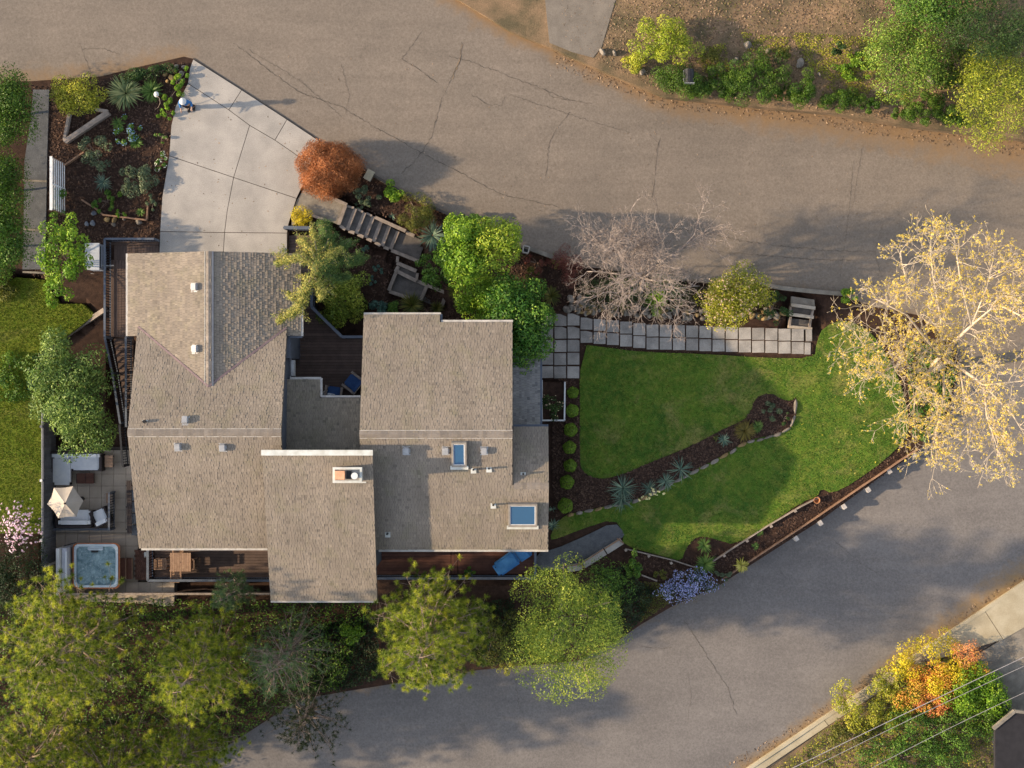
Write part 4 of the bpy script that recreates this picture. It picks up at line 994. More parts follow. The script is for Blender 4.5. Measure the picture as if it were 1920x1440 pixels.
# ---- hot tub
ht = thing('hot_tub', 'square hot tub of bubbling blue water with a wooden rim beside the patio fence', 'hot tub', W(180,1062,ZP-.15))
zt = ZP+.78
def rrect(x0, x1, y0, y1, r, z, n=5):
    out = []
    for cx, cy, a0 in ((x1-r, y0+r, -90), (x1-r, y1-r, 0), (x0+r, y1-r, 90), (x0+r, y0+r, 180)):
        for k in range(n+1):
            a = math.radians(a0+90*k/n); out.append(W(cx+r*math.cos(a), cy+r*math.sin(a), z))
    return out
def ringmesh(name, loops, m, par, cap=False):
    V = [p for l in loops for p in l]; n = len(loops[0]); F = []
    for i in range(len(loops)-1):
        for k in range(n): F.append((i*n+k, (i+1)*n+k, (i+1)*n+(k+1) % n, i*n+(k+1) % n))
    if cap: F.append(tuple(range((len(loops)-1)*n, len(loops)*n)))
    return mesh(name, V, F, m, par, smooth=False)
ringmesh('cabinet', [rrect(136,225,1018,1104,10,ZP-.2), rrect(136,225,1018,1104,10,zt)], TIMBERR, ht)
ringmesh('rim', [rrect(136,225,1018,1104,10,zt), rrect(136,225,1018,1104,10,zt+.03), rrect(138.5,221.5,1020,1101.5,9,zt+.03)], mat('cedar_rim', (.42, .15, .06), (.30, .10, .045), 5, .5), ht)
SHELL = mat('tub_shell', (.55, .62, .68), (.42, .52, .60), 2, .35, fa=.1)
ringmesh('shell', [rrect(138.5,221.5,1020,1101.5,9,zt+.03), rrect(139,221,1020.5,1101,9,zt+.06), rrect(143,217.5,1024.5,1097.5,9,zt+.05), rrect(145,215.5,1026.5,1095.5,11,zt-.25), rrect(152,210,1034,1090,14,zt-.5)], SHELL, ht, cap=True)
t_ = NT('tub_water'); nz = t_.noise(2.4, 6, .7, dist=.8); nz2 = t_.noise(9, 5, .7)
cw = t_.mix(t_.ramp(nz, [(.38, 0), (.68, 1)]), (.08, .16, .20), (.27, .40, .45)); cw = t_.mix(t_.ramp(nz2, [(.55, 0), (.75, .7)]), cw, (.6, .72, .78))
WATER = t_.done(cw, .12, nz2, .5, .05, spec=.6)
wl = rrect(143.5,217,1025,1097,9,zt-.06); mesh('water', wl, [tuple(range(len(wl)))], WATER, ht)
mesh('tub_seat', rrect(164,194,1024.5,1032,4,zt-.02), [tuple(range(24))], SHELL, ht)
bx('control_panel', BLACKM, W(177.5,1034,zt), (.34, .1, .03), 0, ht)
hc = thing('hot_tub_cover', 'folded white vinyl hot tub cover standing upright between tub and fence', 'cover', W(124,1068,ZP))
beam('cover_panel', TRIMW, W(118,1025,ZP+.75), W(118,1112,ZP+.75), .16, 1.5, hc); beam('cover_panel', mat('cover_vinyl', (.58, .60, .68), (.5, .52, .6), 4, .5), W(128.5,1025,ZP+.62), W(128.5,1100,ZP+.62), .26, 1.25, hc)
beam('fold_strap', CUSH, W(124,1034,ZP+1.3), W(124,1100,ZP+1.3), .07, .05, hc)
beam('lift_arm', BLACKM, W(119,1024,ZP+1.2), W(143,1017,ZP+.85), .05, .05, hc)
hs = thing('hot_tub_steps', 'two red brown plank steps leading up to the hot tub', 'steps', W(237,1066,ZP))
for k, (x, z) in enumerate(((231, .4), (243, .2))):
    bx('tread', DECKR, W(x,1066,ZP+z), (.27, 1.05, .04), 0, hs); bx('tread_edge', TEAK, W(x+5,1066,ZP+z+.005), (.03, 1.05, .05), 0, hs); bx('riser', DECKR, W(x+5.2,1066,ZP+z-.1), (.03, 1.0, .18), 0, hs)
pn = thing('valve_box', 'small white square utility lid set on the red bricks', 'valve box', W(274,1040,-2.4)); bx('lid', FLASH, W(274,1039,-2.36), (.16, .2, .06), .05, pn); bx('rim', CONC, W(274,1040,-2.4), (.2, .26, .06), .05, pn)

# ---- dining set
zd = -2.2
dt = thing('dining_table', 'square teak slatted dining table on the rear deck', 'table', W(338,1054,zd))
for k in range(9): bx('slat', TEAK, W(321+k*4.35,1054,zd+.74), (.108, .93, .035), 0, dt)
for sx in (-1, 1):
    for sy in (-1, 1): bx('leg', TEAK, W(338+sx*15,1054+sy*14,zd+.36), (.07, .07, .72), 0, dt)
bx('umbrella_hole', BLACKM, W(338,1054,zd+.762), (.04, .04, .012), 0, dt, 'cyl')
def chair(px, py, ang, label):
    c = W(px, py, zd); t = thing('dining_chair', label, 'chair', c, 'teak dining chairs around the square table')
    co, si = math.cos(ang), math.sin(ang)
    def q(x, y, z): return c+Vector((x*co-y*si, x*si+y*co, z))
    for k in range(4): bx('seat_slat', TEAK, q(0, -.17+k*.115, .44), (.46, .095, .025), ang, t)
    for k in range(3): bx('back_slat', TEAK, q(0, .25+.02*k, .6+.12*k), (.46, .025, .09), ang, t)
    for sx in (-1, 1):
        bx('arm', TEAK, q(sx*.25, 0, .65), (.055, .5, .03), ang, t)
        for sy in (-.22, .25): bx('leg', TEAK, q(sx*.24, sy, .3 if sy < 0 else .45), (.045, .045, .6 if sy < 0 else .9), ang, t)
chair(309, 1054, math.pi/2, 'teak armchair at the table side nearest the slate railing end'); chair(361, 1054, -math.pi/2, 'teak armchair on the open deck side of the dining table')
chair(340, 1036, 0, 'teak chair half hidden under the eave at the dining table'); chair(336, 1076, math.pi, 'teak chair pushed against the rear rail of the dining deck')
# ---- lounger under its blue cover
lg = thing('sun_lounger', 'sun lounger under a bright blue fitted cover on the reddish deck', 'sun lounger', W(960,1050,-1.9))
a_ = math.radians(35); cl = W(952,1053,-1.9)
bm = bmesh.new(); bmesh.ops.create_cube(bm, size=1); bmesh.ops.bevel(bm, geom=list(bm.edges), offset=.12, segments=2, affect='EDGES'); me = bpy.data.meshes.new('cover'); bm.to_mesh(me); bm.free(); me.materials.append(COVERB)
def lq(x, y, z): return cl+Vector((x*math.cos(a_)-y*math.sin(a_), x*math.sin(a_)+y*math.cos(a_), z))
for nm, x, z, d, ty in (('cover', -.05, .3, (1.35, .74, .5), -.04), ('cover_head', .92, .42, (.75, .72, .42), -.35)):
    o = put(nm, me, None, lg); o.location = lq(x, 0, z)-origin(lg); o.scale = d; o.rotation_euler = (0, ty, a_)
bx('fold_line', RAIL, lq(.58, 0, .55), (.02, .7, .03), a_, lg); bx('grommet', BLACKM, lq(-.62, .18, .56), (.05, .05, .02), a_, lg, 'cyl')
for sx in (-.6, .9):
    for sy in (-.3, .3): bx('leg', DARKW, lq(sx, sy, .08), (.05, .05, .16), a_, lg)
# ---- blue chairs on the front deck
def lounge(px, py, ang, label, z=-.1):
    c = W(px, py, z); t = thing('lounge_chair', label, 'chair', c, 'blue cushioned chairs on the front deck'); co, si = math.cos(ang), math.sin(ang)
    def q(x, y, h): return c+Vector((x*co-y*si, x*si+y*co, h))
    cushion('seat_cushion', q(0, -.06, .42), (.62, .62, .14), ang, t, BLUEC); cushion('back_cushion', q(0, .29, .66), (.62, .16, .48), ang, t, BLUEC)
    for sx in (-1, 1):
        bx('arm', TIMBER, q(sx*.38, 0, .62), (.11, .78, .04), ang, t)
        for sy in (-.32, .32): bx('leg', TIMBER, q(sx*.38, sy, .3), (.07, .07, .6), ang, t)
    bx('frame', TIMBER, q(0, 0, .3), (.7, .7, .06), ang, t); bx('back_rail', TIMBER, q(0, .39, .72), (.7, .04, .3), ang, t)
lounge(665, 718, math.radians(-128), 'blue cushioned wooden lounge chair turned diagonally under the east eave'); lounge(628, 739, math.radians(172), 'blue cushioned wooden lounge chair beside the low entry roof')
fp = thing('flower_pot', 'round white pot with a small green plant by the blue chair', 'flower pot', W(611,738,-.1)); MB().lathe(W(614,740,-.1), [(.14, 0), (.2, .18), (.22, .36), (.19, .37), (.18, .3)]).build('pot', TRIMW, fp)
rb = thing('rolled_towel', 'white rolled towel lying on the seat of the blue chair', 'towel', W(622,741,.5)); bx('towel_roll', CUSH, W(621,741,.48), (.36, .16, .14), -.2, rb, 'soft'); bx('towel_edge', TRIMW, W(624,742,.5), (.2, .12, .1), -.2, rb, 'soft')

# ---- heat pump, screen, mailbox, boxes, lamp, cables
hp = thing('heat_pump', 'pale blue grey heat pump unit standing beside the side deck railing', 'heat pump', W(182,484,-.75)); q = W(181,483,-.2)
bx('cabinet', ACM, q, (.62, 1.24, 1.05), 0, hp); bx('top_panel', ACM, q+Vector((-.03, 0, .545)), (.7, 1.3, .05), 0, hp); bx('grille', BLACKM, q+Vector((.33, -.02, .05)), (.06, 1.05, .8), 0, hp); bx('pad', CONC, q+Vector((0, 0, -.57)), (.9, 1.5, .1), 0, hp)
for k in range(7): bx('grille_bar', ACM, q+Vector((.37, -.02, -.3+k*.12)), (.02, 1.05, .03), 0, hp)
beam('pipe', METALG, q+Vector((.3, -.42, .35)), q+Vector((.95, -.42, .35)), .06, .06, hp)
sc = thing('slat_screen', 'white slatted screen standing beside the gravel path', 'screen', W(122,356,-.35)); zs = -.35
sxy = [W(122, y, zs) for y in (308, 355, 402)]
for k in range(7): beam('slat', TRIMW, sxy[0]+Vector((.04, 0, .2+k*.26)), sxy[2]+Vector((.04, 0, .2+k*.26)), .03, .06, sc)
for q_, m_ in zip(sxy, (TIMBERR, TRIMW, TIMBERR)): bx('post', m_, q_+Vector((0, 0, .9)), (.06, .07, 1.9), 0, sc)
beam('cap_rail', TRIMW, sxy[0]+Vector((0, .05, 1.9)), sxy[2]+Vector((0, -.05, 1.9)), .12, .045, sc)
mb = thing('mailbox', 'black domed mailbox on a post in the roadside hedge', 'mailbox', W(1291,150,.1)); c = W(1291,145,1.35)
bm_ = MB(); prof = []
for k in range(9):
    a = math.pi*k/8; prof.append((.25*math.cos(a), .16+.24*math.sin(a)))
prof = [(.25, 0)]+prof+[(-.25, 0)]; n = len(prof); V = []
for y in (-.33, .33): V += [(c.x+x, c.y+y, c.z+z) for x, z in prof]
bm_.add(V, [tuple(range(n)), tuple(range(2*n-1, n-1, -1))]+[(i, n+i, n+(i+1) % n, (i+1) % n) for i in range(n)]).build('body', BLACKM, mb)
bx('flag_band', METALG, c+Vector((-.262, 0, .14)), (.02, .55, .26), 0, mb); bx('door', METALG, c+Vector((0, -.345, .19)), (.48, .02, .38), 0, mb); bx('post', TIMBER, c-Vector((0, 0, .66)), (.1, .1, 1.3), 0, mb)
ub = thing('utility_box', 'pale grey flat topped utility box at the kerb behind the red maple', 'utility box', W(692,328,0)); bx('cabinet', CONC, W(692,329,.22), (.32, .45, .5), -.5, ub); bx('lid', WALKC, W(692,328,.5), (.37, .5, .05), -.5, ub)
uf = thing('meter_frame', 'small grey framed meter box at the kerb near the green shrubs', 'meter box', W(988,467,-.2))
for a, b in (((982,461),(993,463)), ((993,463),(990,475)), ((990,475),(980,473)), ((980,473),(982,461))): beam('frame_edge', CONC, W(a[0],a[1],.05), W(b[0],b[1],.05), .06, .3, uf)
bx('lid', BLACKM, W(986,468,.02), (.24, .3, .03), -.2, uf)
gl = thing('garden_lamp', 'white globe garden lamp on a curved iron stem in the yucca bed', 'lamp', W(300,196,0))
MB().tube([W(291,205,0), W(297,201,.35), W(300.5,193,.75), W(299,184,.98), W(294,180,1.02)], .018, 6).build('stem', BARK, gl, smooth=True)
bmh = bmesh.new(); bmesh.ops.create_uvsphere(bmh, u_segments=16, v_segments=10, radius=.12); me = bpy.data.meshes.new('globe'); bmh.to_mesh(me); bmh.free(); me.materials.append(TRIMW); o = put('lamp_globe', me, None, gl); o.location = W(293,177,.92)-origin(gl); o.scale = (1, 1.15, .9)
bx('cap', FLASH, W(293,177,1.08), (.09, .09, .04), 0, gl, 'cyl')
tp = thing('terracotta_pot', 'small terracotta pot tipped in the dark roadside bed', 'plant pot', W(1529,938,-1.2)); MB().lathe(W(1529,937,-1.25), [(.1, 0), (.15, .22), (.17, .3), (.14, .3), (.12, .1)], 14).build('pot', mat('terracotta', (.55, .26, .12), (.45, .2, .09), 5, .8), tp)
def cable(label, a, b, r):
    za = 8.0; A = W(a[0], a[1], za); B = W(b[0], b[1], za); d = B-A; A = A-d*1.2; B = B+d*2.0; pts = []
    for k in range(13):
        t = k/12; p = A.lerp(B, t); p.z -= .35*math.sin(math.pi*t); pts.append(p)
    t_ = MB().tube(pts, r, 6).build('overhead_cable', mat('cable_grey', (.34, .32, .33), None, 4, .5), None, smooth=True); tagit(t_, label, 'cable', 'overhead cables crossing the lower corner')
cable('thick upper overhead cable crossing the colourful corner shrubs', (1920,1237), (1660,1362), .017); cable('thin middle overhead cable above the neighbour drive', (1920,1254), (1755,1332), .012); cable('thin lowest overhead cable passing the carport corner', (1920,1304), (1801,1362), .012)
cpt = thing('carport', 'dark flat carport roof with pale fascia at the lower corner', 'carport', W(1930,1400,-2.2))
MB().prism([tuple(W(x, y, .4)[:2]) for x, y in ((1866,1366),(1903,1336),(2010,1348),(2010,1470),(1866,1470))], .2, .4).build('roof', mat('carport_roof', (.03, .028, .032), None, 3, .8), cpt)
for a, b in (((1862,1366),(1902,1333)), ((1902,1333),(2010,1345))): beam('fascia', CONC_D, W(a[0],a[1],.38), W(b[0],b[1],.38), .14, .2, cpt)
for x, y in ((1880,1375),(1905,1348),(1990,1360)): bx('post', CONC_D, W(x, y, -.9), (.12, .12, 2.3), 0, cpt)

# ---- person on the driveway
SKIN = mat('skin', (.55, .36, .27), None, 5, .6, fa=.05); JACK = mat('blue_jacket', (.04, .17, .42), (.03, .12, .33), 9, .8); TROU = mat('dark_trousers', (.022, .018, .03), None, 8, .8); HAT = mat('white_hat', (.8, .8, .8), None, 8, .8, fa=.05); SHOE = mat('black_shoes', (.012, .012, .016), None, 8, .5)
base = W(359,203,.08); pe_ = thing('person', 'person in a white brimmed hat, blue jacket and dark trousers walking on the driveway', 'person', base)
def skin_obj(name, J, E, m, root=0, sub=1):
    me = bpy.data.meshes.new(name); me.from_pydata([tuple(j[:3]) for j in J], E, []); o = put(name, me, m, pe_); o.location = (0, 0, 0)
    s_ = o.modifiers.new('skin', 'SKIN')
    for v, j in zip(me.skin_vertices[0].data, J): r = j[3]; v.radius = (r, r) if not isinstance(r, tuple) else r
    me.skin_vertices[0].data[root].use_root = True
    s_.use_smooth_shade = True; b = o.modifiers.new('sub', 'SUBSURF'); b.levels = sub; b.render_levels = sub; return o
# local axes: faces -y (towards the house)
J = [(0,0,.95,.13),(0,0,1.15,.125),(0,.0,1.38,.14),(0,-.01,1.5,.055),(0,-.03,1.56,.06),(0,-.04,1.66,.095),
     (-.1,0,.9,.09),(-.12,-.05,.5,.06),(-.12,.02,.09,.045),(-.12,-.15,.04,.04),(.1,0,.9,.09),(.12,.03,.5,.06),(.13,.1,.09,.045),(.13,-.06,.04,.04),
     (-.19,0,1.4,.06),(-.27,-.03,1.12,.045),(-.25,-.26,1.02,.035),(-.24,-.33,1.0,.03),(.19,0,1.4,.06),(.26,.02,1.12,.045),(.25,-.16,.95,.035),(.24,-.24,.93,.03)]
E = [(0,1),(1,2),(2,3),(3,4),(4,5),(0,6),(6,7),(7,8),(8,9),(0,10),(10,11),(11,12),(12,13),(2,14),(14,15),(15,16),(16,17),(2,18),(18,19),(19,20),(20,21)]
for h, sx in ((17, 1), (21, -1)):
    x, y, z, _ = J[h]
    for dx, L in ((-.03, .06), (-.01, .075), (.01, .08), (.03, .065)):
        n = len(J); J += [(x+dx, y-.04, z-.005, .009), (x+dx*1.1, y-.04-L*.6, z-.02, .008), (x+dx*1.1, y-.03-L, z-.05, .007)]; E += [(h, n), (n, n+1), (n+1, n+2)]
    n = len(J); J += [(x+sx*.045, y-.02, z-.01, .010), (x+sx*.05, y-.06, z-.03, .009)]; E += [(h, n), (n, n+1)]
skin_obj('body', J, E, SKIN)
skin_obj('jacket', [(0,.01,1.0,.16),(0,.01,1.2,.155),(0,.01,1.4,.15),(-.2,0,1.41,.085),(-.28,-.03,1.12,.068),(-.255,-.23,1.03,.055),(.2,0,1.41,.085),(.27,.02,1.12,.068),(.255,-.14,.97,.055),(0,.0,1.47,.08)], [(0,1),(1,2),(2,3),(3,4),(4,5),(2,6),(6,7),(7,8),(2,9)], JACK)
skin_obj('trousers', [(0,0,1.0,.14),(-.1,0,.88,.115),(-.12,-.05,.5,.085),(-.12,.02,.12,.065),(.1,0,.88,.115),(.12,.03,.5,.085),(.13,.1,.12,.065)], [(0,1),(1,2),(2,3),(0,4),(4,5),(5,6)], TROU)
for x, y in ((-.12, -.07), (.13, .01)): bx('shoe', SHOE, base+Vector((x, y, .05)), (.1, .29, .1), 0, pe_, 'soft')
MB().lathe(base+Vector((0, -.03, 1.66)), [(.165, -.03), (.17, -.015), (.13, .02), (.12, .1), (.09, .14), (.03, .155)], 20).build('hat', HAT, pe_, smooth=True)
for x in (-.035, .035): bx('eye', BLACKM, base+Vector((x, -.132, 1.655)), (.018, .012, .012), 0, pe_)
bx('nose', SKIN, base+Vector((0, -.145, 1.63)), (.025, .03, .04), 0, pe_, 'soft')
# ================================================================ PLANTS
def unit_dirs(n, zmin=-.35):
    z = rng.uniform(zmin, 1, n); a = rng.uniform(0, 2*np.pi, n); r = np.sqrt(1-z*z)
    return np.stack([r*np.cos(a), r*np.sin(a), z], -1)

def leafquads(C, Nn, L, Wd, droop=0.0):
    """pointed leaf quads: C centres, Nn normals"""
    n = len(C); Nn = Nn/np.linalg.norm(Nn, axis=1, keepdims=True)
    r = rng.normal(size=(n, 3)); T = r-(r*Nn).sum(1, keepdims=True)*Nn; T /= np.linalg.norm(T, axis=1, keepdims=True)+1e-9
    B = np.cross(Nn, T); l = (L*rng.uniform(.6, 1.3, n))[:, None]; w = (Wd*rng.uniform(.6, 1.3, n))[:, None]
    V = np.stack([C-T*l*.5, C+B*w*.5+T*l*.08, C+T*l*.5-Nn*l*droop, C-B*w*.5+T*l*.08], 1).reshape(-1, 3)
    return V

def leafmesh(name, C, Nn, L, Wd, m, parent, rnd=None, droop=0.0):
    n = len(C); V = leafquads(C, Nn, L, Wd, droop)
    return mesh(name, V, np.arange(4*n).reshape(-1, 4), m, parent, rng.random(n) if rnd is None else rnd)

def clumpcloud(c, R, K, n, sub=(.28, .45), inner=.74, zmin=-.3, flat=1.0):
    """leaf centres and normals on K sub-clumps spread over an ellipsoid with centre c and radii R"""
    c = np.array(c, float); R = np.array(R, float)
    D = unit_dirs(K, zmin); cen = c+D*R*inner*rng.uniform(.45, 1.12, (K, 1)); rad = R.min()*rng.uniform(*sub, K); tone = rng.uniform(-.22, .22, K)
    k = rng.choice(K, n, p=rad**2/(rad**2).sum()); d = unit_dirs(n, -.45); rr = rad[k]*rng.uniform(.7, 1.06, n)
    P = cen[k]+d*rr[:, None]*np.array([1, 1, flat]); N_ = d+.55*rng.normal(size=(n, 3))+np.array([0, 0, .25])
    rnd = np.clip(.5+tone[k]+rng.normal(0, .2, n), 0, 1)
    return P, N_, rnd, cen

def limbs(name, base, targets, r0, m, parent, mid=.45, n=5):
    b = MB(); base = Vector(base)
    if len(targets) > 9: targets = targets[np.linspace(0, len(targets)-1, 9).astype(int)]
    top = Vector(np.mean(targets, 0)); fork = base.lerp(top, mid)
    b.tube([base-Vector((0, 0, .1)), base.lerp(fork, .5)+Vector((random.uniform(-.05, .05), random.uniform(-.05, .05), 0)), fork], [r0, r0*.85, r0*.7], 7)
    for t in targets:
        t = Vector(t); q = fork.lerp(t, .5)+Vector((0, 0, .1)); b.tube([fork, q, t], [r0*.55, r0*.35, r0*.12], n)
    return b.build(name, m, parent, smooth=True)

def plant(name, label, cat, px, py, rx, ry, h, m, leaf=(.1, .05), n=2500, K=14, group=None, zf=yz, low=.08, sub=(.28, .45), zmin=-.2, trunk=True, flowers=None, rot=0.0, flat=1.0, bark=None, inner=.74):
    g = zf(px, py); zc = g+low+(h-low)*.5; q = W(px, py, zc); base = Vector((q.x, q.y, g)); f = S*(H-zc)/H
    t = thing(name, label, cat, base, group)
    R = (rx*f, ry*f, max(.12, (h-low)*.5))
    P, N_, rnd, cen = clumpcloud((0, 0, 0), R, K, n, sub, inner, zmin, flat)
    for ax in (0, 1):
        k_ = R[ax]/(np.percentile(np.abs(P[:, ax]), 97)+1e-6); P[:, ax] *= k_; cen[:, ax] *= k_
    if rot:
        M_ = np.array([[math.cos(rot), -math.sin(rot), 0], [math.sin(rot), math.cos(rot), 0], [0, 0, 1]]); P = P@M_.T; N_ = N_@M_.T; cen = cen@M_.T
    o = np.array((q.x, q.y, zc)); P = P+o; cen = cen+o
    P[:, 2] = np.maximum(P[:, 2], g+.02)
    leafmesh('crown' if cat == 'tree' else 'foliage', P, N_, leaf[0], leaf[1], m, t, rnd)
    if trunk: limbs('trunk' if cat == 'tree' else 'stem', base, cen, max(.02, .02*h+.01*rx*f), bark or BARK, t)
    if flowers:
        fm, fn, fs = flowers; k = rng.choice(len(P), fn); d = P[k]-o; d /= np.linalg.norm(d, axis=1, keepdims=True)+1e-9
        leafmesh('blossom', P[k]+d*.05, d+.4*rng.normal(size=(fn, 3))+np.array([0, 0, .6]), fs, fs*.7, fm, t)
    return t

# leaf colours
L_ROAD = leafmat('leaf_roadside', (.014, .04, .004), (.045, .10, .008), (.12, .19, .018))
L_DARK = leafmat('leaf_dark', (.012, .03, .010), (.03, .065, .014), (.055, .10, .022))
L_MID = leafmat('leaf_mid', (.020, .055, .008), (.060, .135, .016), (.15, .24, .03))
L_BRIGHT = leafmat('leaf_bright', (.040, .10, .008), (.12, .23, .014), (.27, .37, .03))
L_GOLD = leafmat('leaf_golden', (.08, .10, .012), (.24, .26, .022), (.46, .41, .045))
L_YEL = leafmat('leaf_yellow', (.24, .20, .012), (.50, .41, .018), (.66, .52, .03))
L_GREY = leafmat('leaf_grey_green', (.04, .065, .035), (.085, .12, .065), (.16, .19, .10))
L_OLIVE = leafmat('leaf_olive', (.04, .055, .010), (.10, .11, .016), (.18, .17, .03))
L_RED = leafmat('leaf_red', (.12, .045, .016), (.31, .115, .042), (.46, .20, .08), trans=.35)
L_DRED = leafmat('leaf_dark_red', (.06, .018, .015), (.15, .045, .035), (.24, .09, .06))
L_ORNG = leafmat('leaf_orange', (.50, .12, .05), (.62, .30, .05), (.64, .50, .05))
L_BLUE = leafmat('leaf_blue_green', (.03, .07, .055), (.06, .125, .10), (.10, .18, .13))
L_IVY = leafmat('leaf_ivy', (.008, .018, .007), (.016, .034, .010), (.035, .055, .016))
L_PINE = leafmat('pine_needles', (.032, .062, .010), (.17, .225, .022), (.50, .49, .05), trans=.35)
L_PINE2 = leafmat('pine_needles_blue', (.04, .085, .04), (.09, .15, .06), (.16, .22, .08), trans=.3)
L_CED = leafmat('cedar_needles', (.06, .11, .025), (.24, .26, .06), (.58, .48, .13), trans=.35)
L_CEDG = leafmat('cedar_needles_green', (.03, .07, .02), (.07, .13, .035), (.14, .20, .05), trans=.35)
F_WHITE = leafmat('petal_white', (.6, .58, .5), (.8, .78, .7), trans=.3)
F_CREAM = leafmat('petal_cream_pink', (.55, .38, .22), (.72, .50, .33), (.78, .60, .48), trans=.3)
F_PINK = leafmat('petal_pink', (.55, .35, .48), (.72, .5, .62), (.8, .66, .74), trans=.3)
F_BLUE = leafmat('petal_violet_blue', (.16, .18, .38), (.28, .30, .55), (.45, .46, .70), trans=.3)
F_SKY = leafmat('petal_sky_blue', (.2, .32, .5), (.32, .45, .62), trans=.3)
F_YEL = leafmat('petal_pale_yellow', (.7, .6, .25), (.8, .72, .4), trans=.3)
L_BUD = leafmat('bud_yellow', (.48, .34, .03), (.68, .52, .06), (.82, .70, .18), trans=.4)

# ---- round clipped shrubs
BALLS = [(1074,736,11),(1073,770,12.5),(1070,806,13),(1068,839,12.5),(1069,873,12.5),(1063,904,13.5),(1060,948,14.5)]
names = ['first clipped green ball shrub in the row beside the lawn, next to the planter box', 'second clipped ball shrub of the row, against the planter corner', 'third clipped ball shrub, just past the planter box end',
         'fourth clipped ball shrub from the planter, beside the lawn edge', 'fifth clipped ball shrub, where the lawn edge starts to curve', 'sixth clipped ball shrub, level with the curved lawn corner', 'seventh and largest clipped ball shrub, at the stone edging end']
L_BALL = leafmat('leaf_clipped', (.05, .11, .010), (.12, .21, .018), (.22, .31, .03))
for (x, y, r), lb in zip(BALLS, names):
    g = yz(x, y); rr = r*S*.98; q = W(x, y, g+rr); t = thing('ball_shrub', lb, 'shrub', (q.x, q.y, g), 'clipped ball shrubs in a row')
    d = unit_dirs(2600, -.5); P = np.array(q)+d*rr*rng.uniform(.86, 1.04, (2600, 1))*(1+.05*np.sin(5*np.arctan2(d[:, 1], d[:, 0])+x))[:, None]
    leafmesh('foliage', P, d+.5*rng.normal(size=d.shape), .055, .028, L_BALL, t); MB().tube([Vector((q.x, q.y, g-.05)), Vector((q.x, q.y, g+rr))], .03, 6).build('stem', BARK, t)

